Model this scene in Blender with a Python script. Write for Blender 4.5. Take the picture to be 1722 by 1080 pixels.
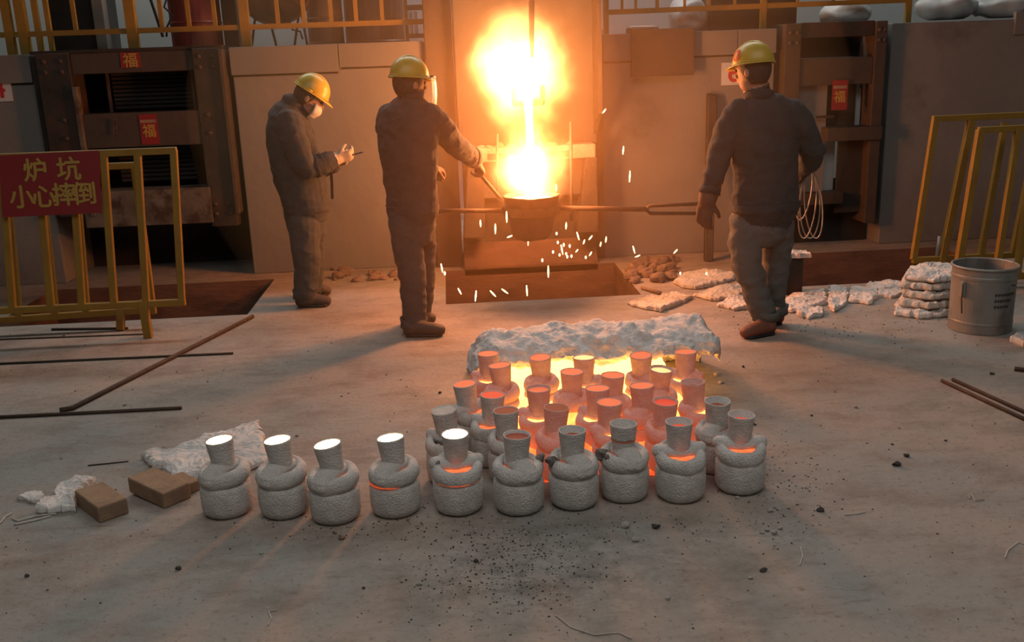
import bpy, math, random
import numpy as np
from mathutils import Vector, Matrix, noise as mnoise
from math import radians, sin, cos, pi

for o in list(bpy.data.objects):
    bpy.data.objects.remove(o)
SC = bpy.context.scene
COL = SC.collection
random.seed(7)

# ------------------------------------------------------------------ camera
IW, IH, FPX = 1722, 1080, 1620.0
CAMZ, PITCH, YAW, ROLL = 1.65, 15.3, 3.4, 2.06
cam_data = bpy.data.cameras.new('camera')
cam_data.sensor_fit = 'HORIZONTAL'
cam_data.sensor_width = 36.0
cam_data.lens = 36.0 * FPX / IW
cam_data.clip_end = 100
cam = bpy.data.objects.new('camera', cam_data)
COL.objects.link(cam)
RM = (Matrix.Rotation(radians(-YAW), 3, 'Z') @ Matrix.Rotation(radians(90 - PITCH), 3, 'X')
      @ Matrix.Rotation(radians(-ROLL), 3, 'Z'))
cam.matrix_world = Matrix.Translation((0, 0, CAMZ)) @ RM.to_4x4()
SC.camera = cam
CAMP = Vector((0, 0, CAMZ))

# ------------------------------------------------------------------ world, lights, exposure
SC.view_settings.view_transform = 'Standard'
SC.view_settings.look = 'None'
SC.view_settings.gamma = 1.0
SC.view_settings.use_curve_mapping = False
SC.view_settings.exposure = 0.0
SC.cycles.use_denoising = True
SC.cycles.max_bounces = 5
SC.cycles.use_adaptive_sampling = True
SC.cycles.adaptive_threshold = 0.02
SC.cycles.volume_bounces = 0
SC.cycles.volume_step_rate = 2.0
SC.cycles.volume_max_steps = 128
SC.cycles.sample_clamp_indirect = 6.0
world = bpy.data.worlds.new('hall_ambient')
SC.world = world
world.use_nodes = True
bg = world.node_tree.nodes['Background']
bg.inputs[0].default_value = (1.0, 1.0, 0.97, 1)
bg.inputs[1].default_value = 0.034


def lamp(name, kind, loc, power, color, size=0.2, rot=(0, 0, 0), size_y=None):
    d = bpy.data.lights.new(name, kind)
    d.energy = power
    d.color = color
    if kind == 'AREA':
        d.shape = 'RECTANGLE'
        d.size = size
        d.size_y = size_y or size
    else:
        d.shadow_soft_size = size
    o = bpy.data.objects.new(name, d)
    COL.objects.link(o)
    o.location = loc
    o.rotation_euler = rot
    return o


# unseen area lights added as overhead fill and to brighten the far wall
lamp('fill_light_front', 'AREA', (0.5, 0.2, 5.6), 155, (1.0, 0.98, 0.95), 7.0, (radians(8), 0, 0), size_y=4.5)
lamp('fill_light_far_wall', 'AREA', (0.0, 9.7, 6.5), 300, (0.97, 1.0, 0.97), 9.0, size_y=0.8)
# light of the burning metal at the spout and in the ladle
lamp('spout_flame_light', 'POINT', (0.55, 6.78, 1.48), 98, (1.0, 0.29, 0.085), 0.16)
lamp('ladle_flame_light', 'POINT', (0.57, 6.62, 0.98), 132, (1.0, 0.29, 0.085), 0.10)


# ------------------------------------------------------------------ helpers: picture geometry to world
def ray(px, py):
    return RM @ Vector(((px - IW / 2) / FPX, -(py - IH / 2) / FPX, -1.0))


def gnd(px, py, z=0.0):
    d = ray(px, py)
    return CAMP + d * ((z - CAMZ) / d.z)


def at(px, py, Y):
    d = ray(px, py)
    return CAMP + d * (Y / d.y)


# ------------------------------------------------------------------ helpers: materials
def new_mat(name):
    m = bpy.data.materials.new(name)
    m.use_nodes = True
    nt = m.node_tree
    b = nt.nodes['Principled BSDF']
    return m, nt, b


def pm(name, c1, c2=None, scale=4.0, rough=0.8, metal=0.0, bump=0.0, bscale=None, detail=6.0,
       spots=None, sscale=2.0, sthr=(0.55, 0.7), emit=None, estr=0.0, stretch=None):
    """procedural paint / metal / stone: two tones by noise, optional stains, fine relief"""
    m, nt, b = new_mat(name)
    N, L = nt.nodes, nt.links
    tc = N.new('ShaderNodeTexCoord')
    vec = tc.outputs['Object']
    if stretch:
        mp = N.new('ShaderNodeMapping')
        mp.inputs['Scale'].default_value = stretch
        L.new(vec, mp.inputs[0])
        vec = mp.outputs[0]
    n1 = N.new('ShaderNodeTexNoise')
    n1.inputs['Scale'].default_value = scale
    n1.inputs['Detail'].default_value = detail
    n1.inputs['Roughness'].default_value = 0.6
    L.new(vec, n1.inputs['Vector'])
    mr = N.new('ShaderNodeMapRange')
    mr.inputs[1].default_value = 0.32
    mr.inputs[2].default_value = 0.68
    L.new(n1.outputs['Fac'], mr.inputs[0])
    mx = N.new('ShaderNodeMix')
    mx.data_type = 'RGBA'
    mx.inputs[6].default_value = (*c1, 1)
    mx.inputs[7].default_value = (*(c2 or c1), 1)
    L.new(mr.outputs[0], mx.inputs[0])
    col = mx.outputs[2]
    if spots:
        n2 = N.new('ShaderNodeTexNoise')
        n2.inputs['Scale'].default_value = sscale
        n2.inputs['Detail'].default_value = 8
        n2.inputs['Roughness'].default_value = 0.65
        L.new(vec, n2.inputs['Vector'])
        m2 = N.new('ShaderNodeMapRange')
        m2.inputs[1].default_value = sthr[0]
        m2.inputs[2].default_value = sthr[1]
        L.new(n2.outputs['Fac'], m2.inputs[0])
        x2 = N.new('ShaderNodeMix')
        x2.data_type = 'RGBA'
        L.new(m2.outputs[0], x2.inputs[0])
        L.new(col, x2.inputs[6])
        x2.inputs[7].default_value = (*spots, 1)
        col = x2.outputs[2]
    L.new(col, b.inputs['Base Color'])
    b.inputs['Roughness'].default_value = rough
    b.inputs['Metallic'].default_value = metal
    if bump:
        n3 = N.new('ShaderNodeTexNoise')
        n3.inputs['Scale'].default_value = bscale or scale * 6
        n3.inputs['Detail'].default_value = 5
        L.new(vec, n3.inputs['Vector'])
        bp = N.new('ShaderNodeBump')
        bp.inputs['Strength'].default_value = bump
        bp.inputs['Distance'].default_value = 0.01
        L.new(n3.outputs['Fac'], bp.inputs['Height'])
        L.new(bp.outputs[0], b.inputs['Normal'])
    if emit:
        b.inputs['Emission Color'].default_value = (*emit, 1)
        b.inputs['Emission Strength'].default_value = estr
    return m


def hot(name, col, strength, c2=None, scale=14):
    """glowing metal: emission with mottled temperature"""
    m, nt, b = new_mat(name)
    N, L = nt.nodes, nt.links
    tc = N.new('ShaderNodeTexCoord')
    n1 = N.new('ShaderNodeTexNoise')
    n1.inputs['Scale'].default_value = scale
    n1.inputs['Detail'].default_value = 4
    L.new(tc.outputs['Object'], n1.inputs['Vector'])
    mx = N.new('ShaderNodeMix')
    mx.data_type = 'RGBA'
    mx.inputs[6].default_value = (*col, 1)
    mx.inputs[7].default_value = (*(c2 or col), 1)
    L.new(n1.outputs['Fac'], mx.inputs[0])
    b.inputs['Base Color'].default_value = (0.05, 0.03, 0.02, 1)
    b.inputs['Roughness'].default_value = 0.8
    L.new(mx.outputs[2], b.inputs['Emission Color'])
    b.inputs['Emission Strength'].default_value = strength
    return m


# ------------------------------------------------------------------ helpers: geometry (verts, faces)
def merge(*gs):
    V, Fc = [], []
    for g in gs:
        o = len(V)
        V += [Vector(v) for v in g[0]]
        Fc += [tuple(i + o for i in f) for f in g[1]]
    return V, Fc


def hexa(b4, t4):
    return list(b4) + list(t4), [(3, 2, 1, 0), (4, 5, 6, 7), (0, 1, 5, 4), (1, 2, 6, 5), (2, 3, 7, 6), (3, 0, 4, 7)]


def box(x0, x1, y0, y1, z0, z1):
    return hexa([Vector((x0, y0, z0)), Vector((x1, y0, z0)), Vector((x1, y1, z0)), Vector((x0, y1, z0))],
                [Vector((x0, y0, z1)), Vector((x1, y0, z1)), Vector((x1, y1, z1)), Vector((x0, y1, z1))])


def bar(p0, p1, w, h, up=(0, -1, 0)):
    """rectangular bar from p0 to p1; w across, h along 'up'"""
    p0, p1 = Vector(p0), Vector(p1)
    t = (p1 - p0).normalized()
    u = Vector(up)
    s = t.cross(u)
    if s.length < 1e-4:
        s = t.cross(Vector((0, 0, 1)))
    s.normalize()
    u = s.cross(t).normalized()
    a, b = s * (w / 2), u * (h / 2)
    return hexa([p0 - a - b, p0 + a - b, p0 + a + b, p0 - a + b], [p1 - a - b, p1 + a - b, p1 + a + b, p1 - a + b])


def frame_of(t, ref=None):
    t = t.normalized()
    r = Vector(ref) if ref is not None else (Vector((0, 0, 1)) if abs(t.z) < 0.9 else Vector((1, 0, 0)))
    a = (r - t * r.dot(t))
    if a.length < 1e-5:
        a = t.orthogonal()
    a.normalize()
    return a, t.cross(a).normalized()


def loft(pts, radii, ref=None, n=14, round_ends=True):
    """tube through pts with elliptic sections: radii entries r or (ra along ref, rb across)"""
    pts = [Vector(p) for p in pts]
    rr = [(r, r) if not isinstance(r, (tuple, list)) else r for r in radii]
    k = len(pts)
    T = []
    for i in range(k):
        a = pts[max(i - 1, 0)]
        b = pts[min(i + 1, k - 1)]
        T.append((b - a).normalized())
    if round_ends:
        m0, m1 = min(rr[0]), min(rr[-1])
        e0 = [(pts[0] - T[0] * m0 * s, (rr[0][0] * c, rr[0][1] * c), T[0]) for s, c in ((0.87, 0.5), (0.5, 0.87))]
        e1 = [(pts[-1] + T[-1] * m1 * s, (rr[-1][0] * c, rr[-1][1] * c), T[-1]) for s, c in ((0.5, 0.87), (0.87, 0.5))]
    else:
        e0, e1 = [], []
    secs = e0 + list(zip(pts, rr, T)) + e1
    V, Fc = [], []
    last = None
    for p, (ra, rb), t in secs:
        a, b = frame_of(t, ref if ref is not None else last)
        if ref is None:
            last = a
        for j in range(n):
            an = 2 * pi * j / n
            V.append(p + a * (ra * cos(an)) + b * (rb * sin(an)))
    K = len(secs)
    for i in range(K - 1):
        for j in range(n):
            Fc.append((i * n + j, i * n + (j + 1) % n, (i + 1) * n + (j + 1) % n, (i + 1) * n + j))
    Fc.append(tuple(reversed(range(n))))
    Fc.append(tuple(range((K - 1) * n, K * n)))
    return V, Fc


def tube(pts, r, n=8):
    return loft(pts, [r] * len(pts), None, n, False)


def lathe(profile, n=32, c=(0, 0, 0), closed=True):
    """profile [(r,z)...] spun about z; closed caps at both ends when r > 0"""
    V, Fc = [], []
    c = Vector(c)
    for r, z in profile:
        for j in range(n):
            an = 2 * pi * j / n
            V.append(c + Vector((r * cos(an), r * sin(an), z)))
    K = len(profile)
    for i in range(K - 1):
        for j in range(n):
            Fc.append((i * n + j, i * n + (j + 1) % n, (i + 1) * n + (j + 1) % n, (i + 1) * n + j))
    if closed:
        Fc.append(tuple(reversed(range(n))))
        Fc.append(tuple(range((K - 1) * n, K * n)))
    return V, Fc


def ellipsoid(c, ax, n=16, m=10):
    """ax: three axis vectors"""
    c = Vector(c)
    V = [c - ax[2]]
    Fc = []
    for i in range(1, m):
        th = -pi / 2 + pi * i / m
        for j in range(n):
            an = 2 * pi * j / n
            V.append(c + ax[0] * (cos(th) * cos(an)) + ax[1] * (cos(th) * sin(an)) + ax[2] * sin(th))
    V.append(c + ax[2])
    top = len(V) - 1
    for j in range(n):
        Fc.append((0, 1 + (j + 1) % n, 1 + j))
        Fc.append((top, 1 + (m - 2) * n + j, 1 + (m - 2) * n + (j + 1) % n))
    for i in range(m - 2):
        for j in range(n):
            Fc.append((1 + i * n + j, 1 + i * n + (j + 1) % n, 1 + (i + 1) * n + (j + 1) % n, 1 + (i + 1) * n + j))
    return V, Fc


def ball(c, r, n=14, m=8):
    return ellipsoid(c, (Vector((r, 0, 0)), Vector((0, r, 0)), Vector((0, 0, r))), n, m)


def jitter(g, amp, scale=8.0, seed=0.0, along=None):
    out = []
    for v in g[0]:
        q = v * scale + Vector((seed, seed * 1.7, -seed))
        d = Vector((mnoise.noise(q), mnoise.noise(q + Vector((31, 7, 3))), mnoise.noise(q + Vector((-9, 17, 41)))))
        out.append(v + d * amp)
    return out, g[1]


def xform(g, M):
    return [M @ Vector(v) for v in g[0]], g[1]


# ------------------------------------------------------------------ helpers: objects
BASE = {}


def make_mesh(name, g, mat, smooth=False, shift=Vector((0, 0, 0))):
    me = bpy.data.meshes.new(name)
    me.from_pydata([tuple(Vector(v) - shift) for v in g[0]], [], [tuple(f) for f in g[1]])
    for mt in (mat if isinstance(mat, (list, tuple)) else [mat]):
        me.materials.append(mt)
    if smooth:
        me.polygons.foreach_set('use_smooth', [True] * len(me.polygons))
    me.update()
    return me


def tag(o, label=None, cat=None, group=None, kind=None):
    if label:
        o['label'] = label
    if cat:
        o['category'] = cat
    if group:
        o['group'] = group
    if kind:
        o['kind'] = kind
    return o


def thing(name, label, cat, loc=(0, 0, 0), group=None, kind=None):
    o = bpy.data.objects.new(name, None)
    o.empty_display_size = 0.05
    COL.objects.link(o)
    o.location = loc
    BASE[o.name] = Vector(loc)
    return tag(o, label, cat, group, kind)


def part(name, g, mat, parent=None, smooth=False, bevel=0.0, label=None):
    """world-space geometry linked as a mesh object, under its thing when parent is given"""
    sh = BASE[parent.name] if parent is not None else Vector((0, 0, 0))
    o = bpy.data.objects.new(name, make_mesh(name, g, mat, smooth, sh))
    COL.objects.link(o)
    if parent is not None:
        o.parent = parent
    BASE[o.name] = sh.copy()
    if bevel:
        bm = o.modifiers.new('bevel', 'BEVEL')
        bm.width = bevel
        bm.segments = 2
        bm.limit_method = 'ANGLE'
    if label:
        o['label'] = label
    return o


def solo(name, g, mat, label, cat, base=None, group=None, kind=None, smooth=False, bevel=0.0):
    """a thing that is one mesh, its origin at its base"""
    if base is None:
        vs = [Vector(v) for v in g[0]]
        base = Vector((sum(v.x for v in vs) / len(vs), sum(v.y for v in vs) / len(vs), min(v.z for v in vs)))
    base = Vector(base)
    o = bpy.data.objects.new(name, make_mesh(name, g, mat, smooth, base))
    COL.objects.link(o)
    o.location = base
    BASE[o.name] = base
    if bevel:
        bm = o.modifiers.new('bevel', 'BEVEL')
        bm.width = bevel
        bm.segments = 2
        bm.limit_method = 'ANGLE'
    return tag(o, label, cat, group, kind)


def text_geo(s, size, extrude=0.0015, bold=0.0):
    cu = bpy.data.curves.new('lettering', 'FONT')
    cu.body = s
    cu.size = size
    cu.extrude = extrude
    cu.align_x = 'CENTER'
    cu.align_y = 'CENTER'
    cu.resolution_u = 4
    ob = bpy.data.objects.new('lettering_source', cu)
    COL.objects.link(ob)
    dg = bpy.context.evaluated_depsgraph_get()
    me = bpy.data.meshes.new_from_object(ob.evaluated_get(dg))
    V = [v.co.copy() for v in me.vertices]
    Fc = [tuple(p.vertices) for p in me.polygons]
    if bold:
        V, Fc = merge(*[([v + Vector((dx, dy, dz)) for v in V], Fc) for dx, dy, dz in
                        ((-bold, 0, 0), (bold, 0, 0.0002), (0, bold, 0.0004), (0, -bold, 0.0006))])
    bpy.data.objects.remove(ob)
    bpy.data.curves.remove(cu)
    bpy.data.meshes.remove(me)
    return V, Fc


def on_plane(g, c, ex, ey, off=0.004):
    """lay flat XY geometry on a plane with axes ex, ey about c"""
    ex = Vector(ex).normalized()
    ey = (Vector(ey) - ex * Vector(ey).dot(ex)).normalized()
    nz = ex.cross(ey)
    return [Vector(c) + ex * v.x + ey * v.y + nz * (v.z + off) for v in g[0]], g[1]


# ------------------------------------------------------------------ materials
M = {}
M['wall'] = pm('painted_plaster', (0.165, 0.152, 0.140), (0.195, 0.18, 0.165), 2.2, 0.85, bump=0.5, bscale=13,
               spots=(0.10, 0.088, 0.08), sscale=1.6, sthr=(0.60, 0.80))
M['capc'] = pm('painted_cap', (0.155, 0.142, 0.131), (0.18, 0.166, 0.153), 3, 0.8, bump=0.12)
M['farwall'] = pm('pale_far_wall', (0.62, 0.65, 0.63), (0.66, 0.68, 0.66), 0.7, 0.9)
M['steel_dark'] = pm('dark_oily_steel', (0.028, 0.022, 0.018), (0.06, 0.045, 0.035), 5, 0.6, 0.3, bump=0.3,
                     spots=(0.08, 0.035, 0.02), sscale=3, sthr=(0.5, 0.7))
M['steel_brown'] = pm('brown_rusty_steel', (0.048, 0.034, 0.025), (0.085, 0.058, 0.042), 4, 0.7, 0.15, bump=0.3,
                      spots=(0.05, 0.035, 0.025), sscale=4, sthr=(0.5, 0.68))
M['steel_lime'] = pm('lime_crusted_steel', (0.08, 0.06, 0.045), (0.15, 0.13, 0.105), 5, 0.85, 0.0, bump=0.4,
                     spots=(0.05, 0.03, 0.02), sscale=6, sthr=(0.48, 0.6))
M['black'] = pm('sooty_black', (0.018, 0.014, 0.011), (0.035, 0.026, 0.02), 3, 0.9)
M['rust_pit'] = pm('rusty_brown_pit', (0.12, 0.06, 0.04), (0.19, 0.10, 0.065), 3, 0.9, bump=0.4,
                   spots=(0.06, 0.035, 0.025), sscale=2.2, sthr=(0.5, 0.72), stretch=(1, 1, 3))
M['yellow'] = pm('yellow_paint', (0.30, 0.165, 0.019), (0.24, 0.125, 0.016), 6, 0.5, bump=0.1,
                 spots=(0.22, 0.10, 0.03), sscale=9, sthr=(0.62, 0.72))
M['red_sign'] = pm('red_banner', (0.24, 0.013, 0.012), (0.20, 0.011, 0.011), 3, 0.6)
M['sign_ink'] = pm('yellow_ink', (0.42, 0.26, 0.045), (0.36, 0.21, 0.04), 9, 0.7)
M['white_plate'] = pm('white_plate', (0.55, 0.54, 0.52), (0.48, 0.46, 0.44), 5, 0.6)
M['red_ink'] = pm('red_ink', (0.50, 0.02, 0.02), (0.42, 0.02, 0.02), 6, 0.6)
M['furnace'] = pm('furnace_plate', (0.055, 0.047, 0.042), (0.085, 0.072, 0.062), 4, 0.75, 0.0, bump=0.3,
                  spots=(0.05, 0.04, 0.03), sscale=3, sthr=(0.5, 0.75))
M['furn_dark'] = pm('furnace_scorched', (0.04, 0.03, 0.024), (0.07, 0.05, 0.04), 5, 0.85, bump=0.5)
M['ledge'] = pm('slag_caked_ledge', (0.45, 0.38, 0.30), (0.30, 0.24, 0.18), 9, 0.9, bump=0.8)
M['fibre'] = pm('ceramic_fibre', (0.70, 0.66, 0.62), (0.50, 0.46, 0.43), 11, 0.95, bump=0.9, bscale=55, detail=9)
M['fibre_tan'] = pm('ceramic_fibre_tan', (0.58, 0.53, 0.47), (0.44, 0.38, 0.32), 8, 0.95, bump=0.8, bscale=40)
M['shell'] = pm('ceramic_mould', (0.68, 0.63, 0.58), (0.52, 0.485, 0.445), 26, 0.95, bump=0.9, bscale=160, detail=8)
M['shell_hot'] = pm('ceramic_mould_hot', (0.47, 0.44, 0.41), (0.36, 0.33, 0.30), 26, 0.95, bump=0.9, bscale=160,
                    emit=(1.0, 0.12, 0.025), estr=0.14)
M['shell_red'] = pm('ceramic_mould_red_hot', (0.47, 0.44, 0.41), (0.36, 0.33, 0.30), 26, 0.95, bump=0.9, bscale=160,
                    emit=(1.0, 0.11, 0.02), estr=0.22)
M['soot'] = pm('sooty_ceramic', (0.10, 0.075, 0.06), (0.25, 0.22, 0.2), 50, 0.95, bump=1.0, bscale=120)
M['brick'] = pm('fired_brick', (0.30, 0.20, 0.12), (0.24, 0.15, 0.09), 14, 0.9, bump=0.3, bscale=60,
                spots=(0.20, 0.125, 0.08), sscale=7, sthr=(0.5, 0.7))
M['rod'] = pm('rusty_rod', (0.05, 0.032, 0.022), (0.09, 0.055, 0.035), 20, 0.8, 0.2, bump=0.3)
M['tin'] = pm('tin_bucket', (0.30, 0.29, 0.27), (0.20, 0.19, 0.175), 5, 0.5, 0.35, bump=0.15,
              spots=(0.12, 0.10, 0.085), sscale=4, sthr=(0.52, 0.7), stretch=(1, 1, 0.5))
M['cloth'] = pm('navy_work_cloth', (0.032, 0.033, 0.037), (0.050, 0.049, 0.052), 9, 0.92, bump=0.35, bscale=150)
M['cloth_grey'] = pm('grey_work_cloth', (0.034, 0.033, 0.033), (0.050, 0.048, 0.046), 8, 0.92, bump=0.35, bscale=150)
M['trouser'] = pm('dark_trouser_cloth', (0.046, 0.047, 0.047), (0.068, 0.067, 0.064), 9, 0.92, bump=0.35, bscale=150)
M['trouser_grey'] = pm('grey_trouser_cloth', (0.105, 0.100, 0.090), (0.135, 0.128, 0.116), 8, 0.92, bump=0.35, bscale=150)
M['boot'] = pm('dark_boot', (0.045, 0.032, 0.026), (0.075, 0.05, 0.04), 12, 0.7, bump=0.3)
M['boot_red'] = pm('red_brown_boot', (0.20, 0.07, 0.035), (0.15, 0.05, 0.03), 12, 0.7, bump=0.3)
M['skin'] = pm('skin', (0.42, 0.22, 0.14), (0.36, 0.18, 0.11), 20, 0.6)
M['hair'] = pm('black_hair', (0.018, 0.014, 0.012), (0.035, 0.028, 0.024), 90, 0.6, bump=0.5)
M['glove_pale'] = pm('pale_glove', (0.55, 0.44, 0.33), (0.42, 0.32, 0.23), 30, 0.9, bump=0.4)
M['glove_brown'] = pm('leather_glove', (0.15, 0.065, 0.035), (0.10, 0.045, 0.028), 22, 0.8, bump=0.4)
M['helmet'] = pm('yellow_helmet', (0.58, 0.40, 0.045), (0.52, 0.35, 0.04), 5, 0.35)
M['mask'] = pm('cloth_mask', (0.60, 0.56, 0.50), (0.50, 0.46, 0.40), 30, 0.9)
M['phone'] = pm('black_plastic', (0.012, 0.012, 0.013), (0.02, 0.02, 0.02), 8, 0.4)
M['wire'] = pm('bright_wire', (0.55, 0.50, 0.46), (0.42, 0.36, 0.32), 18, 0.35, 0.8)
M['grit'] = pm('black_grit', (0.03, 0.026, 0.023), (0.07, 0.06, 0.052), 25, 0.95)
M['stone'] = pm('pale_rubble', (0.40, 0.37, 0.33), (0.26, 0.23, 0.20), 30, 0.95, bump=0.5)
M['slag'] = pm('slag_lump', (0.14, 0.09, 0.07), (0.24, 0.17, 0.13), 24, 0.95, bump=0.6)
M['drum_red'] = pm('red_drum_paint', (0.24, 0.04, 0.025), (0.18, 0.035, 0.025), 5, 0.5)
M['drum_brown'] = pm('brown_drum_paint', (0.20, 0.12, 0.085), (0.15, 0.09, 0.065), 5, 0.45, 0.2)
M['bag'] = pm('plastic_bag', (0.50, 0.50, 0.48), (0.32, 0.31, 0.30), 6, 0.45)

# floor: concrete with tan and grey-green patches, soot and dust
m, nt, b = new_mat('concrete_floor')
N, L = nt.nodes, nt.links
tc = N.new('ShaderNodeTexCoord')


def nz(scale, detail=6, rough=0.6, off=(0, 0, 0), st=(1, 1, 1)):
    mp = N.new('ShaderNodeMapping')
    mp.inputs['Location'].default_value = off
    mp.inputs['Scale'].default_value = st
    L.new(tc.outputs['Object'], mp.inputs[0])
    n = N.new('ShaderNodeTexNoise')
    n.inputs['Scale'].default_value = scale
    n.inputs['Detail'].default_value = detail
    n.inputs['Roughness'].default_value = rough
    L.new(mp.outputs[0], n.inputs['Vector'])
    return n.outputs['Fac']


def rng(fac, a, bb):
    r = N.new('ShaderNodeMapRange')
    r.inputs[1].default_value = a
    r.inputs[2].default_value = bb
    L.new(fac, r.inputs[0])
    return r.outputs[0]


def mixc(fac, ca, cb, blend='MIX'):
    x = N.new('ShaderNodeMix')
    x.data_type = 'RGBA'
    x.blend_type = blend
    if isinstance(fac, float):
        x.inputs[0].default_value = fac
    else:
        L.new(fac, x.inputs[0])
    for i, c in ((6, ca), (7, cb)):
        if isinstance(c, tuple):
            x.inputs[i].default_value = (*c, 1)
        else:
            L.new(c, x.inputs[i])
    return x.outputs[2]


c = mixc(rng(nz(0.9, 5, 0.55), 0.40, 0.60), (0.36, 0.28, 0.225), (0.275, 0.262, 0.235))
c = mixc(rng(nz(3.0, 8, 0.7, (4, 2, 0), (1, 1.6, 1)), 0.46, 0.70), c, (0.20, 0.16, 0.13))
c = mixc(rng(nz(7.0, 8, 0.7, (14, 5, 0)), 0.62, 0.80), c, (0.42, 0.38, 0.34))
c = mixc(rng(nz(38.0, 6, 0.7), 0.56, 0.74), c, (0.13, 0.105, 0.088))
c = mixc(rng(nz(9.0, 8, 0.75, (7, 1, 0), (0.35, 2.2, 1)), 0.58, 0.72), c, (0.17, 0.135, 0.112))
c = mixc(rng(nz(55.0, 4, 0.6, (2, 8, 0)), 0.66, 0.76), c, (0.47, 0.43, 0.38))
# trodden soot in front of the moulds
gp = N.new('ShaderNodeMapping')
gp.inputs['Location'].default_value = (-0.25 / 0.75, -2.85 / 0.42, 0)
gp.inputs['Scale'].default_value = (1 / 0.75, 1 / 0.42, 0)
L.new(tc.outputs['Object'], gp.inputs[0])
gr = N.new('ShaderNodeTexGradient')
gr.gradient_type = 'SPHERICAL'
L.new(gp.outputs[0], gr.inputs[0])
mm = N.new('ShaderNodeMath')
mm.operation = 'MULTIPLY'
L.new(gr.outputs['Fac'], mm.inputs[0])
L.new(rng(nz(14.0, 8, 0.75, (3, 9, 0)), 0.42, 0.70), mm.inputs[1])
c = mixc(mm.outputs[0], c, (0.055, 0.048, 0.042))
L.new(c, b.inputs['Base Color'])
b.inputs['Roughness'].default_value = 0.8
bp = N.new('ShaderNodeBump')
bp.inputs['Strength'].default_value = 0.75
bp.inputs['Distance'].default_value = 0.012
L.new(nz(22.0, 10, 0.7), bp.inputs['Height'])
L.new(bp.outputs[0], b.inputs['Normal'])
M['floor'] = m

# ================================================================== the setting
PY0, PY1 = 6.55, 7.66                     # front and back edge of the furnace pits
FW = 7.90                                 # front of the furnace housings
LPX = (-3.18, -1.44)
CPX = (-0.07, 1.31)
RPX = (2.42, 4.05)
xs = [-9.0, LPX[0], LPX[1], CPX[0], CPX[1], RPX[0], RPX[1], 9.0]
ys = [-4.0, PY0, PY1, 12.0]
V, Fc = [], []
for yv in ys:
    for xv in xs:
        V.append(Vector((xv, yv, 0)))
for j in range(3):
    for i in range(7):
        if j == 1 and i in (1, 3, 5):
            continue
        a = j * 8 + i
        Fc.append((a, a + 1, a + 9, a + 8))
floor = tag(part('floor', (V, Fc), M['floor']), 'grey and tan concrete foundry floor with open furnace pits', kind='structure')
for (x0, x1), dp, nm in ((LPX, 0.75, 'left barrier'), (CPX, 0.75, 'pouring furnace'), (RPX, 0.6, 'right barrier')):
    b4 = [Vector((x0, PY0, -dp)), Vector((x1, PY0, -dp)), Vector((x1, PY1, -dp)), Vector((x0, PY1, -dp))]
    t4 = [Vector((v.x, v.y, 0)) for v in b4]
    g = (b4 + t4, [(0, 1, 2, 3), (0, 4, 5, 1), (1, 5, 6, 2), (2, 6, 7, 3), (3, 7, 4, 0)])
    tag(part('floor_pit', g, M['rust_pit']), 'rusty brown open furnace pit beside the ' + nm, kind='structure')


def X(px, py, Y):
    return at(px, py, Y).x


def Z(px, py, Y):
    return at(px, py, Y).z


ZT = 1.80                                  # top of the furnace housings
ZC = 1.59                                  # lower edge of their caps


def housing(name, x0, x1, label, caps, zt=ZT, depth=0.75):
    o = tag(part(name, box(x0, x1, FW, FW + depth, 0, zt - 0.02), M['wall'], bevel=0.008), label, kind='structure')
    for (a, c, zb) in caps:
        part('joint_shadow', box(a + 0.01, c - 0.01, FW - 0.004, FW + 0.01, zb - 0.014, zb), M['black'], o)  # black strip added as the shadow line of the joint under the cap
        part('cap_panel', box(a, c, FW - 0.035, FW + depth - 0.02, zb, zt), M['capc'], o, bevel=0.006)
    return o


xl1 = X(62, 160, FW)
xa, xb = X(409, 290, FW), X(757, 240, FW)
xc, xd = X(1014, 240, FW), X(1302, 120, FW)
xe = X(1489, 220, FW)
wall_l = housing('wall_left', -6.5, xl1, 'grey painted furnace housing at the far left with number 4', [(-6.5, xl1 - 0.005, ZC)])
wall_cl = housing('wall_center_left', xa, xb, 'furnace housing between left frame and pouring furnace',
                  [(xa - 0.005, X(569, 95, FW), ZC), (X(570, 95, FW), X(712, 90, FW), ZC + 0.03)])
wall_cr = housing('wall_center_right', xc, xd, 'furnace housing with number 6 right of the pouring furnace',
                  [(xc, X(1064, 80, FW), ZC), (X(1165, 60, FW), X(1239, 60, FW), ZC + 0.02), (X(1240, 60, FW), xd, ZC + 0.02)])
wall_r = housing('wall_right', xe, 6.5, 'tall plain grey furnace housing behind the right barrier', [], ZT + 0.03)
# recessed switch panel at the far right edge
part('hatch_panel', box(X(1705, 40, FW), X(1790, 40, FW), FW - 0.02, FW + 0.02, Z(1715, 58, FW), Z(1715, 20, FW)), M['capc'], wall_r, bevel=0.004)
tag(part('wall_rear', box(-9, 9, 10.2, 10.35, 0, 6), M['farwall']), 'pale grey wall at the back of the hall', kind='structure')
# raised charging platform behind the housings
for a, c2, tx in ((-6.5, xb + 0.02, 'left'), (xc - 0.02, 6.5, 'right')):
    tag(part('floor_platform', box(a, c2, FW + 0.55, 9.3, ZT - 0.10, ZT - 0.01), M['steel_brown']),
        'raised charging platform on the %s of the pouring furnace' % tx, kind='structure')

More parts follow.
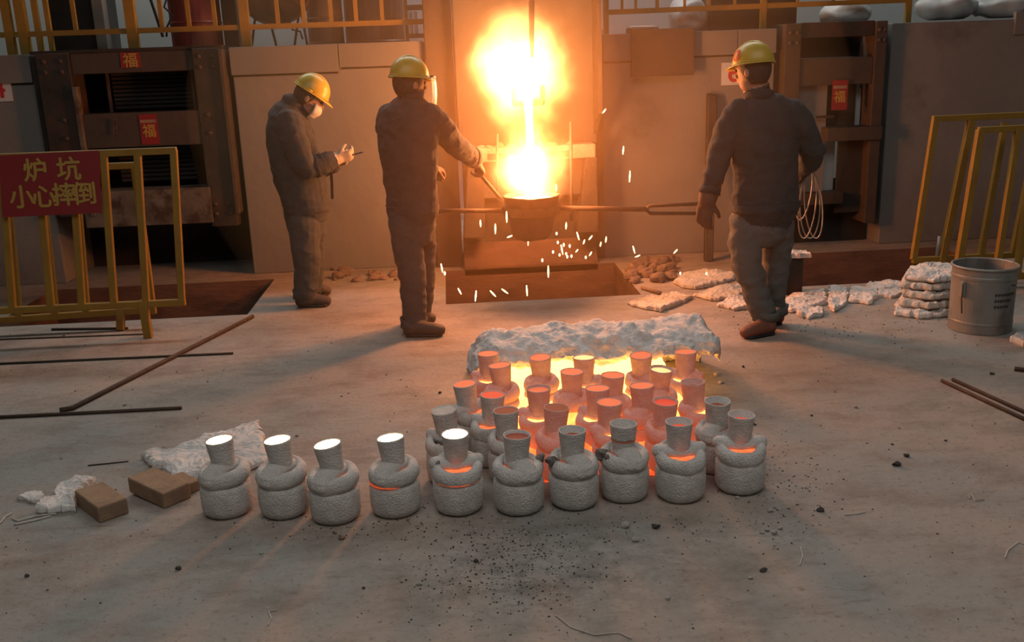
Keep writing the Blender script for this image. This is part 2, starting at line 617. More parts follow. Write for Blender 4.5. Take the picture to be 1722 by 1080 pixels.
# number plates
def plate(px0, py0, px1, py1, Y, txt, label, size):
    x0, x1 = X(px0, (py0 + py1) / 2, Y), X(px1, (py0 + py1) / 2, Y)
    z1, z0 = Z((px0 + px1) / 2, py0, Y), Z((px0 + px1) / 2, py1, Y)
    t = solo('number_plate', box(x0, x1, Y - 0.012, Y, z0, z1), M['white_plate'], label, 'sign', base=((x0 + x1) / 2, Y, z0))
    g = text_geo(txt, size, 0.001, 0.004)
    part('numeral', on_plane(g, ((x0 + x1) / 2, Y - 0.012, (z0 + z1) / 2), (1, 0, 0), (0, 0, 1), 0.002), M['red_ink'], t)


plate(1213, 105, 1253, 143, FW, '6', 'white plate with a red 6 behind the right worker', 0.20)
plate(-22, 130, 20, 171, FW, '4', 'white plate with a red 4 at the left edge', 0.20)

# ------------------------------------------------------------------ furnace frames left and right
BOLT = None


def bolt(p, parent, r=0.016):
    global BOLT
    if BOLT is None:
        V, Fc = lathe([(0.016, 0), (0.016, 0.012), (0.009, 0.018)], 8)
        BOLT = make_mesh('bolt', ([Vector((v.x, -v.z, v.y)) for v in V], Fc), M['steel_lime'], False)
    o = bpy.data.objects.new('bolt', BOLT)
    COL.objects.link(o)
    o.parent = parent
    o.location = Vector(p) - BASE[parent.name]
    return o


def paper(px0, py0, px1, py1, Y, name, label, band=True):
    """red good-luck paper with the character"""
    x0, x1 = X(px0, (py0 + py1) / 2, Y), X(px1, (py0 + py1) / 2, Y)
    z1, z0 = Z((px0 + px1) / 2, py0, Y), Z((px0 + px1) / 2, py1, Y)
    t = solo(name, box(x0, x1, Y - 0.004, Y, z0, z1), M['red_sign'], label, 'paper', base=((x0 + x1) / 2, Y, z0))
    s = (x1 - x0)
    g = text_geo('福', s * 0.78, 0.0008, 0.0018)
    part('printed_character', on_plane(g, ((x0 + x1) / 2, Y - 0.004, z0 + (z1 - z0) * 0.42), (1, 0, 0), (0, 0, 1), 0.0015), M['sign_ink'], t)
    if band:
        part('printed_band', box(x0 + s * 0.06, x1 - s * 0.06, Y - 0.0055, Y - 0.0045, z1 - (z1 - z0) * 0.28, z1 - (z1 - z0) * 0.18), M['brick'], t)
    return t


FY = 7.82
f1 = thing('furnace_frame', 'dark bolted steel furnace frame behind the left barrier', 'furnace', (X(240, 250, FY), FY + 0.2, 0))
px0, px1 = X(69, 165, FY), X(125, 165, FY)
px2, px3 = X(333, 183, FY), X(379, 183, FY)
part('post', box(px0, px1, FY, FY + 0.28, 0.55, ZT), M['steel_dark'], f1, bevel=0.006)
part('post', box(px2, px3, FY, FY + 0.28, 0.42, ZT), M['steel_dark'], f1, bevel=0.006)
part('flange', box(px0 - 0.05, px0, FY + 0.04, FY + 0.20, 0.55, ZT - 0.02), M['black'], f1)
part('flange', box(px1, px1 + 0.035, FY - 0.03, FY + 0.05, 0.55, 1.55), M['steel_lime'], f1, bevel=0.004)
part('flange', box(px3, px3 + 0.03, FY - 0.05, FY + 0.24, 0.52, ZT - 0.01), M['steel_brown'], f1, bevel=0.004)
part('top_beam', box(px1, px2, FY + 0.03, FY + 0.20, Z(250, 121, FY), Z(250, 85, FY)), M['steel_brown'], f1, bevel=0.006)
part('middle_beam', box(px1, px2, FY + 0.01, FY + 0.18, Z(260, 246, FY), Z(260, 188, FY)), M['steel_brown'], f1, bevel=0.006)
part('lower_beam', box(px1 - 0.05, px2 + 0.02, FY - 0.02, FY + 0.22, Z(270, 378, FY), Z(270, 318, FY)), M['steel_lime'], f1, bevel=0.006)
part('top_plate', box(px0 - 0.04, px3 + 0.02, FY + 0.02, FY + 0.62, ZT - 0.005, ZT + 0.02), M['black'], f1)
part('back_panel', box(px0 - 0.3, X(470, 300, 8.5), 8.55, 8.60, 0, ZT - 0.12), M['black'], f1)
for k in range(9):
    zz = 1.36 + k * 0.032
    part('yoke_lamination', box(X(190, 150, 8.1), X(322, 150, 8.1), 8.1, 8.2, zz, zz + 0.022), M['black'], f1)
for k in range(7):
    zz = 0.78 + k * 0.035
    part('yoke_lamination', box(X(205, 300, 8.1), X(330, 300, 8.1), 8.1, 8.2, zz, zz + 0.024), M['black'], f1)
for q in (183, 325):
    part('upright_bar', bar((X(q, 150, 8.05), 8.05, 1.32), (X(q, 150, 8.05), 8.05, 1.68), 0.02, 0.02), M['steel_brown'], f1)
for a in (0.25, 0.75):
    for zz in (1.74, 1.66):
        bolt((px0 + (px1 - px0) * a, FY, zz), f1)
        bolt((px2 + (px3 - px2) * a, FY, zz), f1)
    bolt((px2 + (px3 - px2) * a, FY, 0.60), f1)
    bolt((px2 + (px3 - px2) * a, FY, 0.52), f1)
for zz in (1.30, 1.16):
    bolt((px0 + (px1 - px0) * 0.6, FY, zz), f1)
    bolt((px2 + (px3 - px2) * 0.35, FY, zz), f1)
# hanging chain on the middle beam
for k in range(5):
    c0 = at(194, 203 + k * 5, FY - 0.012)
    part('chain_link', loft([c0 + Vector((0.010 * cos(t), 0, 0.016 * sin(t))) for t in np.linspace(0, 2 * pi, 9)], [0.004] * 9, None, 5, False), M['steel_lime'], f1)
paper(236, 192, 266, 243, FY + 0.008, 'luck_paper', 'red paper with faded gold character on the left furnace frame')
paper(203, 88, 236, 114, FY + 0.028, 'luck_paper', 'torn faded red paper high on the left furnace frame', False)

f2 = thing('furnace_frame', 'dark steel furnace frame behind the right worker', 'furnace', (X(1400, 250, FY), FY + 0.2, 0))
q0, q1 = X(1319, 110, FY), X(1346, 110, FY)
q2, q3 = X(1470, 110, FY), X(1489, 110, FY)
part('post', box(q0, q1, FY, FY + 0.26, 0.2, ZT + 0.03), M['steel_brown'], f2, bevel=0.006)
part('post', box(q2, q3, FY, FY + 0.26, 0.2, ZT + 0.03), M['steel_brown'], f2, bevel=0.006)
part('top_beam', box(q1, q2, FY + 0.03, FY + 0.2, Z(1408, 62, FY), Z(1408, 36, FY)), M['steel_dark'], f2, bevel=0.006)
part('upper_beam', box(q1, q2, FY + 0.02, FY + 0.2, Z(1408, 143, FY), Z(1408, 97, FY)), M['steel_brown'], f2, bevel=0.006)
part('middle_beam', box(X(1388, 225, FY), q3, FY - 0.03, FY + 0.16, Z(1440, 236, FY), Z(1440, 213, FY)), M['steel_brown'], f2, bevel=0.006)
part('cover_plate', box(q1, X(1396, 220, FY), FY + 0.10, FY + 0.13, Z(1370, 325, FY), Z(1370, 142, FY)), M['wall'], f2)
part('cover_plate', box(X(1405, 180, FY), X(1452, 180, FY), FY + 0.16, FY + 0.20, Z(1430, 214, FY), Z(1430, 142, FY)), M['black'], f2)
part('cover_plate', box(X(1417, 300, FY), q2 + 0.08, FY + 0.12, FY + 0.15, 0.28, Z(1450, 236, FY)), M['black'], f2)
part('upper_backing', box(q1, q2, FY + 0.30, FY + 0.33, Z(1408, 97, FY), Z(1408, 36, FY)), M['black'], f2)
part('lit_gap_strip', box(X(1396, 180, FY), X(1405, 180, FY), FY + 0.22, FY + 0.24, Z(1400, 215, FY), Z(1400, 142, FY)), M['white_plate'], f2)  # pale strips standing in for the lit far wall seen through gaps
part('lit_gap_strip', box(X(1453, 180, FY), X(1470, 180, FY), FY + 0.22, FY + 0.24, Z(1460, 213, FY), Z(1460, 150, FY)), M['white_plate'], f2)
part('lit_gap_strip', box(X(1392, 280, FY), X(1420, 280, FY), FY + 0.22, FY + 0.24, Z(1405, 328, FY), Z(1405, 240, FY)), M['white_plate'], f2)
part('lower_beam', box(q0, X(1420, 330, FY), FY + 0.02, FY + 0.2, Z(1380, 345, FY), Z(1380, 326, FY)), M['steel_dark'], f2, bevel=0.005)
part('kick_plate', box(q0 - 0.1, q3 + 0.05, FY + 0.30, FY + 0.33, 0, 0.55), M['black'], f2)
part('cross_bar', bar(at(1373, 197, FY + 0.05), at(1402, 196, FY + 0.05), 0.02, 0.02), M['black'], f2)
for zz in (1.76, 1.68):
    for a in (0.3, 0.75):
        bolt((q0 + (q1 - q0) * a, FY, zz), f2)
        bolt((q2 + (q3 - q2) * a, FY, zz), f2)
paper(1399, 135, 1425, 185, FY - 0.0, 'luck_paper', 'red paper with gold character hanging on the right furnace frame')

# ------------------------------------------------------------------ the pouring furnace
BY = 7.62
uf = thing('pouring_furnace', 'tilting melting furnace pouring white-hot metal in the centre', 'furnace', (0.65, BY + 0.3, 0))
x0, x1 = X(766, 130, BY), X(1003, 130, BY)
zl = Z(890, 245, BY)
part('front_plate', box(x0, x1, BY, BY + 0.9, zl, 2.75), M['furnace'], uf, bevel=0.01)
part('side_column', box(X(716, 120, 7.8), x0 - 0.01, 7.80, FW - 0.04, 0, 2.3), M['steel_brown'], uf, bevel=0.01)
part('side_column', box(x1 + 0.005, X(1014, 130, 7.86), 7.86, 8.5, 0, 1.84), M['steel_brown'], uf, bevel=0.01)
part('lower_body', box(x0 + 0.03, x1 - 0.02, BY + 0.16, BY + 0.9, 0.0, zl), M['furn_dark'], uf)
# caked ledge under the spout, with two slots
lz1, lz0 = Z(890, 246, 7.45), Z(890, 270, 7.45)
lx0, lx1 = X(786, 255, 7.45), X(1002, 250, 7.45)
g = box(lx0, lx1, 7.45, BY + 0.05, lz0, lz1)
lg = part('pouring_ledge', g, M['ledge'], uf, bevel=0.012)
for a, c2 in ((820, 852), (918, 957)):
    part('ledge_slot', box(X(a, 262, 7.44), X(c2, 262, 7.44), 7.442, 7.452, lz0 + 0.015, lz1 - 0.045), M['furn_dark'], lg)
for k in range(14):
    xx = lx0 + (lx1 - lx0) * (0.05 + 0.92 * random.random())
    g = jitter(ellipsoid((xx, 7.48 + 0.08 * random.random(), lz1), (Vector((0.03, 0, 0)), Vector((0, 0.025, 0)), Vector((0, 0, 0.012 + 0.02 * random.random())))), 0.012, 25, k)
    part('slag_crust', g, M['ledge'], lg)
part('drip_apron', box(lx0 + 0.1, lx1 - 0.08, 7.56, 7.60, Z(890, 330, 7.56), lz0), M['furnace'], uf)
# added cheek on the right, outlined to throw a shadow edge on the housing
ck = [(7.85, 0.89), (7.75, 0.93), (7.62, 1.05), (7.50, 1.15), (7.34, 1.22), (7.34, 2.7), (7.85, 2.7)]
nk = len(ck)
V = [Vector((xx, y_, z_)) for xx in (x1 - 0.03, x1 + 0.0) for y_, z_ in ck]
part('added_shadow_cheek', (V, [tuple(range(nk)), tuple(reversed(range(nk, 2 * nk)))] + [(i, (i + 1) % nk, nk + (i + 1) % nk, nk + i) for i in range(nk)]), M['steel_brown'], uf)
# dark legs either side below the ledge
for (a, c2, d, e) in ((786, 812, 779, 816), (983, 1003, 970, 1006)):
    t4 = [Vector((X(a, 272, 7.5), 7.46, lz0)), Vector((X(c2, 272, 7.5), 7.46, lz0)), Vector((X(c2, 272, 7.5), 7.6, lz0)), Vector((X(a, 272, 7.5), 7.6, lz0))]
    zb = Z(890, 395, 7.5)
    b4 = [Vector((X(d, 390, 7.5), 7.46, zb)), Vector((X(e, 390, 7.5), 7.46, zb)), Vector((X(e, 390, 7.5), 7.7, zb)), Vector((X(d, 390, 7.5), 7.7, zb))]
    part('leg', hexa(b4, t4), M['furn_dark'], uf, bevel=0.01)
# spout trough the metal runs out of
sp0, sp1 = Vector((0.60, 7.65, 1.44)), Vector((0.59, 6.98, 1.33))
part('spout', merge(bar(sp0, sp1, 0.22, 0.04, (0, 0, 1)), bar(sp0 + Vector((-0.11, 0, 0.05)), sp1 + Vector((-0.10, 0, 0.05)), 0.035, 0.12, (0, 0, 1)),
                    bar(sp0 + Vector((0.11, 0, 0.05)), sp1 + Vector((0.10, 0, 0.05)), 0.035, 0.12, (0, 0, 1))), M['furn_dark'], uf, bevel=0.008)
# sloping apron floor below, behind the pit
part('apron', hexa([Vector((x0, PY1 + 0.0, -0.05)), Vector((x1, PY1, -0.05)), Vector((x1, BY + 0.2, -0.05)), Vector((x0, BY + 0.2, -0.05))],
                   [Vector((x0, PY1 + 0.0, 0.02)), Vector((x1, PY1, 0.02)), Vector((x1, BY + 0.2, 0.26)), Vector((x0, BY + 0.2, 0.26))]), M['rust_pit'], uf)
# hanging rods on either side of the stream, and the probe rod above
for (a, ya, yb, Y) in ((836, 225, 335, 7.0), (960, 205, 372, 7.0)):
    solo('hanger_rod', tube([at(a, ya, Y), at(a + 1, yb, Y)], 0.011), M['furnace'],
         'thin steel rod hanging %s of the ladle flame' % ('left' if a < 890 else 'right'), 'rod', smooth=True)
solo('probe_rod', loft([at(894, -40, 6.9), at(894, 60, 6.9), at(895, 95, 6.9)], [0.022, 0.018, 0.009], None, 10), M['furn_dark'],
     'dark probe rod dipping into the spout flame from above', 'rod', smooth=True)
# steel plate fixed on the right housing, shading its upper corner
solo('shield_plate', box(X(1062, 90, 7.80), X(1168, 90, 7.80), 7.80, 7.835, Z(1115, 128, 7.8), Z(1115, 48, 7.8)), M['steel_brown'],
     'brown steel shield plate on the housing beside number 6', 'plate', bevel=0.006)
# rusty board leaning on the right housing
lb0, lb1 = gnd(1185, 441), gnd(1200, 441)
lt0, lt1 = at(1190, 157, 7.84), at(1207, 159, 7.84)
th_ = Vector((0, .05, 0))
solo('leaning_board', hexa([lb0, lb1, lb1 + th_, lb0 + th_], [lt0, lt1, lt1 + th_, lt0 + th_]),
     M['steel_dark'], 'narrow rusty steel board leaning on the housing by the right worker', 'board', bevel=0.012)

# ------------------------------------------------------------------ ladle on its long carrying fork
LC = Vector((at(893, 330, 6.62).x, 6.62, 0.0))
RZ = at(900, 352, 6.62).z
ld = thing('pouring_ladle', 'dark ladle on a long carrying fork filling under the furnace spout', 'ladle', (LC.x, LC.y, RZ - 0.2))
rimz = RZ + 0.10
prof = [(0.115, rimz - 0.30), (0.135, rimz - 0.27), (0.195, rimz - 0.01), (0.20, rimz), (0.175, rimz), (0.165, rimz - 0.05), (0.10, rimz - 0.06)]
V, Fc = lathe(prof, 32, (LC.x, LC.y, 0))
V = [v + Vector((0, -0.05 * max(0, -(v.y - LC.y) / 0.2 - 0.6), 0.0)) for v in V]
part('ladle_bowl', jitter((V, Fc), 0.008, 14, 2), M['furn_dark'], ld, smooth=True)
part('metal_pool', lathe([(0.172, rimz - 0.035), (0.172, rimz - 0.03)], 32, (LC.x, LC.y, 0)), hot('molten_metal', (1.0, 0.62, 0.22), 22), ld)
part('ring_band', lathe([(0.17, RZ - 0.03), (0.198, RZ - 0.03), (0.204, RZ + 0.03), (0.17, RZ + 0.03)], 32, (LC.x, LC.y, 0)), M['rod'], ld, smooth=False)
rl, rr = at(724, 355, 6.62), at(1086, 352, 6.62)
part('carrying_bar', tube([rl, Vector((LC.x - 0.19, LC.y, RZ))], 0.016, 10), M['rod'], ld, smooth=True)
part('carrying_bar', tube([Vector((LC.x + 0.19, LC.y, RZ)), rr], 0.018, 10), M['rod'], ld, smooth=True)
for dy in (-7, 9):
    part('fork_handle', tube([rr, rr + Vector((0.03, 0, 0)) + (at(1086, 352 + dy, 6.62) - rr) * 0.8, at(1174, 350 + dy, 6.58)], 0.013, 8), M['rod'], ld, smooth=True)
part('tilting_lever', tube([at(842, 334, 6.6), at(800, 285, 6.42)], 0.012, 8), M['rod'], ld, smooth=True)

# ------------------------------------------------------------------ railings on the platform
def railing(bars, rail_px, Y, name, label, ztop=2.75):
    r0, r1 = at(*rail_px[0], Y), at(*rail_px[1], Y)
    rt = thing(name, label, 'railing', ((r0.x + r1.x) / 2, Y, ZT))
    part('lower_rail', bar(Vector((r0.x, Y, r0.z)), Vector((r1.x, Y, r1.z)), 0.04, 0.03), M['yellow'], rt)
    part('top_rail', bar(Vector((r0.x, Y, ztop)), Vector((r1.x, Y, ztop)), 0.05, 0.05), M['yellow'], rt)
    for (px, w) in bars:
        x = X(px, 30, Y)
        zb = ZT if w > 6 else r0.z
        part('post' if w > 6 else 'baluster', bar((x, Y, zb), (x, Y, ztop), w * 0.0051, w * 0.0045), M['yellow'], rt)
    return rt


railing([(-20, 6), (12, 12), (36, 14), (61, 8), (80, 7), (125, 6), (220, 15), (271, 6), (317, 6), (361, 6), (411, 14), (467, 6),
         (511, 6), (557, 6), (599, 6), (643, 6), (720, 8)], ((-60, 61), (724, 36)), 8.1, 'platform_railing', 'yellow railing on the platform above the left frame')
railing([(1019, 8), (1046, 4), (1069, 4), (1105, 5), (1151, 4), (1191, 5), (1235, 4), (1283, 9), (1340, 4), (1400, 4), (1460, 4), (1526, 9)],
        ((1018, 21), (1530, 0)), 8.1, 'platform_railing', 'yellow railing on the platform above the right housing')

# things standing on the platform, seen through the railings
PB = ZT - 0.01


def drum(px0, px1, Y, h, mat, label, name='steel_drum', rib=True):
    xc_ = (X(px0, 40, Y) + X(px1, 40, Y)) / 2
    r = (X(px1, 40, Y) - X(px0, 40, Y)) / 2
    t = thing(name, label, 'drum', (xc_, Y, PB))
    part('drum_body', lathe([(r * .97, PB), (r, PB + .01), (r, PB + h - .01), (r * .97, PB + h)], 28, (xc_, Y, 0)), mat, t, smooth=False)
    for q in ((0.02, 0.22, 0.42) if rib else (0.02,)):
        part('hoop', lathe([(r * .99, PB + q), (r * 1.03, PB + q + .015), (r * .99, PB + q + .03)], 28, (xc_, Y, 0)), mat, t)
    return t


drum(287, 372, 8.75, 0.85, M['drum_red'], 'dull red drum on the platform above the left frame')
solo('pipe_bundle', box(X(374, 30, 8.7), X(399, 30, 8.7), 8.68, 8.9, PB, PB + 0.9), M['steel_dark'], 'dark upright locker beside the red drum', 'locker', bevel=0.01)
drum(517, 577, 8.8, 0.7, M['drum_brown'], 'shiny brown drum on the platform above the left worker')
drum(580, 680, 8.95, 1.0, M['drum_brown'], 'large brown drum on the platform left of the furnace', rib=False)
solo('machine_cabinet', box(X(84, 30, 8.6), X(166, 30, 8.6), 8.5, 9.1, PB, PB + 0.95), M['black'], 'black machine cabinet behind the leftmost railing bars', 'cabinet', bevel=0.01)
solo('grey_column', box(X(158, 30, 8.4), X(176, 30, 8.4), 8.38, 8.5, PB, 3.2), M['wall'], 'slim grey column beside the black machine cabinet', 'column', bevel=0.005)
# industrial fan
fc = at(462, -22, 8.45)
fan = thing('industrial_fan', 'dark drum fan on a thin stand on the platform', 'fan', (fc.x, fc.y, PB))
rf = 0.30
part('fan_housing', loft([fc + Vector((0.02, -0.07, 0)), fc + Vector((0, 0.10, 0))], [rf, rf * 0.97], (0, 0, 1), 32, False), M['steel_dark'], fan)
part('guard_ring', loft([fc + Vector((rf * 0.99 * cos(t), -0.08, rf * 0.99 * sin(t))) for t in np.linspace(0, 2 * pi, 33)], [0.012] * 33, (0, 1, 0), 6, False), M['steel_brown'], fan)
for k in range(10):
    an = 2 * pi * k / 10
    part('guard_wire', tube([fc + Vector((0.04 * cos(an), -0.09, 0.04 * sin(an))), fc + Vector((rf * cos(an), -0.08, rf * sin(an)))], 0.004, 5), M['steel_brown'], fan)
for a, c2 in ((430, 423), (452, 466), (500, 492), (505, 515)):
    part('stand_leg', tube([Vector((X(a, 20, 8.45), 8.42 + 0.1 * (a > 480), fc.z - 0.22)), Vector((X(c2, 66, 8.45), 8.40 + 0.1 * (a > 480), PB))], 0.010, 6), M['steel_dark'], fan)
# electric leads looping down beside the fan and the red drum
for pts, tx in (([(485, 30), (492, 50), (505, 53), (509, 66)], 'fan stand'), ([(281, -5), (276, 12), (290, 26), (281, 45), (280, 62)], 'red drum')):
    solo('cable', loft([at(a, c2, 8.3) for a, c2 in pts], [0.008] * len(pts), None, 6, False), M['black'], 'thin black cable hanging beside the ' + tx, 'cable', smooth=True)
solo('leaning_pipe', tube([at(247, -20, 8.3), at(274, 62, 8.25)], 0.012, 6), M['black'], 'thin black pipe leaning behind the left railing', 'pipe')
# shelf rack
rk = thing('shelf_rack', 'small yellow shelf rack at the railing end by the furnace', 'rack', (X(700, 40, 8.5), 8.5, PB))
for a in (683, 720):
    part('upright', bar((X(a, 30, 8.5), 8.5, PB), (X(a, 30, 8.5), 8.5, PB + 0.9), 0.03, 0.03), M['yellow'], rk)
for zz in (0.05, 0.28, 0.5):
    part('shelf', box(X(683, 30, 8.5), X(720, 30, 8.5), 8.45, 8.75, PB + zz, PB + zz + 0.03), M['drum_brown'], rk)
for a, w in ((689, 5), (697, 5), (712, 6)):
    solo('storage_board', box(X(a, 50, 8.55), X(a + w, 50, 8.55), 8.5, 8.7, PB + 0.08, PB + 0.26), M['white_plate'], 'pale board on edge in the yellow shelf rack', 'board', group='boards in the shelf rack')
solo('stock_crate', box(X(1190, 10, 8.4), X(1334, 10, 8.4), 8.3, 8.9, PB, Z(1260, -12, 8.3)), M['steel_brown'], 'brown crate on the platform above the right worker', 'crate', bevel=0.01)
solo('brown_bundle', loft([Vector((X(1062, 30, 8.3), 8.3, PB + 0.035)), Vector((X(1100, 30, 8.3), 8.3, PB + 0.035))], [0.05, 0.045], (0, 0, 1), 12), M['drum_brown'], 'short brown roll on the platform edge', 'roll', smooth=True)


def sack(px0, px1, pyt, Y, label, seed, mat='bag'):
    a, c2 = X(px0, 30, Y), X(px1, 30, Y)
    PB = ZT + 0.03 if px0 > 1500 else ZT - 0.01
    h = Z((px0 + px1) / 2, pyt, Y) - PB
    g = ellipsoid(((a + c2) / 2, Y, PB + h * 0.42), (Vector(((c2 - a) / 2, 0, 0)), Vector((0, 0.16, 0)), Vector((0, 0, h * 0.55))), 24, 14)
    g = jitter(g, 0.06, 7, seed)
    g = ([Vector((v.x, v.y, max(v.z, PB))) for v in g[0]], g[1])
    solo('plastic_sack', g, M[mat], label, 'sack', smooth=True)


sack(1120, 1192, -6, 8.4, 'crumpled pale plastic sack left of the brown crate', 3)
sack(1384, 1462, -4, 8.35, 'crumpled pale plastic sack above the right frame', 8)
sack(1536, 1640, -8, 8.3, 'grey plastic sack on the right housing beside the railing end', 12)
sack(1632, 1760, -14, 8.32, 'grey plastic sack at the right edge of the platform', 21)

# ------------------------------------------------------------------ yellow barriers
def barrier(name, label, bars, cat='barrier', base=None, w=0.042):
    pts = [p for b_ in bars for p in (b_[1], b_[2])]
    if base is None:
        base = Vector((sum(p.x for p in pts) / len(pts), sum(p.y for p in pts) / len(pts), 0))
    t = thing(name, label, cat, base)
    for b_ in bars:
        ww = b_[3] if len(b_) > 3 else w
        part(b_[0], bar(b_[1], b_[2], ww, ww * 0.9), M['yellow'], t, bevel=0.004)
    return t


YA, YB = 6.12, 6.08
A = lambda x, y, Y=YA: at(x, y, Y)
ba = [('top_rail', A(-90, 268), A(297, 253)), ('bottom_rail', A(-90, 527, YB), A(312, 508, YB)),
      ('end_post', A(292, 252), A(306, 511, YB)), ('leg', A(240, 505, YB), Vector((gnd(250, 568).x, gnd(250, 568).y, 0.0)), 0.052),
      ('leg', A(-70, 520, YB), Vector((gnd(-60, 585).x, gnd(-60, 585).y, 0.0)), 0.052)]
for a, ya, c2, yc in ((2, 262, 21, 518), (62, 262, 86, 516), (121, 260, 138, 513), (174, 258, 192, 511), (231, 255, 246, 509)):
    ba.append(('baluster', A(a, ya), A(c2, yc, YB)))
fa = barrier('safety_barrier', 'front yellow barrier with the red banner at the left pit', ba)
YC, YD = 6.40, 6.34
Bq = lambda x, y, Y=YC: at(x, y, Y)
bb = [('top_rail', Bq(-90, 290), Bq(232, 278)), ('bottom_rail', Bq(-90, 545, YD), Bq(248, 521, YD)),
      ('end_post', Bq(226, 278), Bq(258, 528, YD)), ('leg', Bq(203, 520, YD), Vector((gnd(203, 556).x, gnd(203, 556).y, 0.0)), 0.048),
      ('leg', Bq(-60, 540, YD), Vector((gnd(-60, 575).x, gnd(-60, 575).y, 0.0)), 0.048)]
for a, ya, c2, yc in ((8, 288, 32, 534), (66, 286, 94, 531), (126, 284, 146, 527)):
    bb.append(('baluster', Bq(a, ya), Bq(c2, yc, YD)))
barrier('safety_barrier', 'rear yellow barrier standing behind the red banner', bb)
# the red banner reading 炉 坑 / 小心摔倒
s00, s10, s11, s01 = A(4, 366, 6.05), A(171, 358, 6.05), A(166, 253, 6.09), A(-2, 262, 6.09)
off = Vector((0, 0.006, 0))
sg = solo('warning_banner', hexa([s00, s10, s10 + off, s00 + off], [s01, s11, s11 + off, s01 + off]), M['red_sign'],
          'red warning banner with yellow characters on the left barrier', 'banner')
ex = (s10 - s00).normalized()
ey = (s01 - s00).normalized()
for ch, pxx, pyy, sz in (('炉', 60, 289, 40), ('坑', 116, 287, 40), ('小', 37, 334, 40), ('心', 74, 333, 40), ('摔', 109, 330, 40), ('倒', 143, 328, 40)):
    g = text_geo(ch, sz * 0.0037, 0.001, 0.0032)
    d_ = ray(pxx, pyy)
    nn = ex.cross(ey)
    pt = CAMP + d_ * ((s00 - CAMP).dot(nn) / d_.dot(nn))
    part('character', on_plane(g, pt, ex, ey, 0.003), M['sign_ink'], sg)

YE, YF = 6.72, 6.58
Cq = lambda x, y, Y: at(x, y, Y)
bc = [('top_rail', Cq(1568, 200, YE), Cq(1800, 190, YE)), ('bottom_rail', Cq(1534, 438, YF), Cq(1790, 424, YF)),
      ('end_post', Cq(1573, 199, YE), Cq(1536, 437, YF)), ('leg', Cq(1633, 203, YE), Vector((gnd(1577, 470).x, gnd(1577, 470).y, 0.0)), 0.05),
      ('baluster', Cq(1690, 206, YE), Cq(1648, 434, YF)), ('baluster', Cq(1748, 206, YE), Cq(1702, 432, YF)), ('baluster', Cq(1795, 206, YE), Cq(1760, 430, YF))]
barrier('safety_barrier', 'outer yellow barrier leaning by the right wall', bc)
YG, YH = 6.45, 6.25
bd = [('top_rail', Cq(1645, 219, YG), Cq(1830, 210, YG)), ('bottom_rail', Cq(1612, 470, YH), Cq(1790, 460, YH)),
      ('end_post', Cq(1649, 218, YG), Vector((gnd(1606, 480).x, gnd(1606, 480).y, 0)), 0.05),
      ('baluster', Cq(1712, 218, YG), Cq(1674, 465, YH)), ('baluster', Cq(1742, 216, YG), Cq(1710, 464, YH))]
barrier('safety_barrier', 'inner yellow barrier standing behind the metal bucket', bd)
solo('grey_pipe', tube([at(1580, 398, 6.58), Vector((gnd(1571, 466).x, gnd(1571, 466).y, 0.005))], 0.013, 8), M['tin'], 'short grey pipe standing by the right barriers', 'pipe', smooth=True)

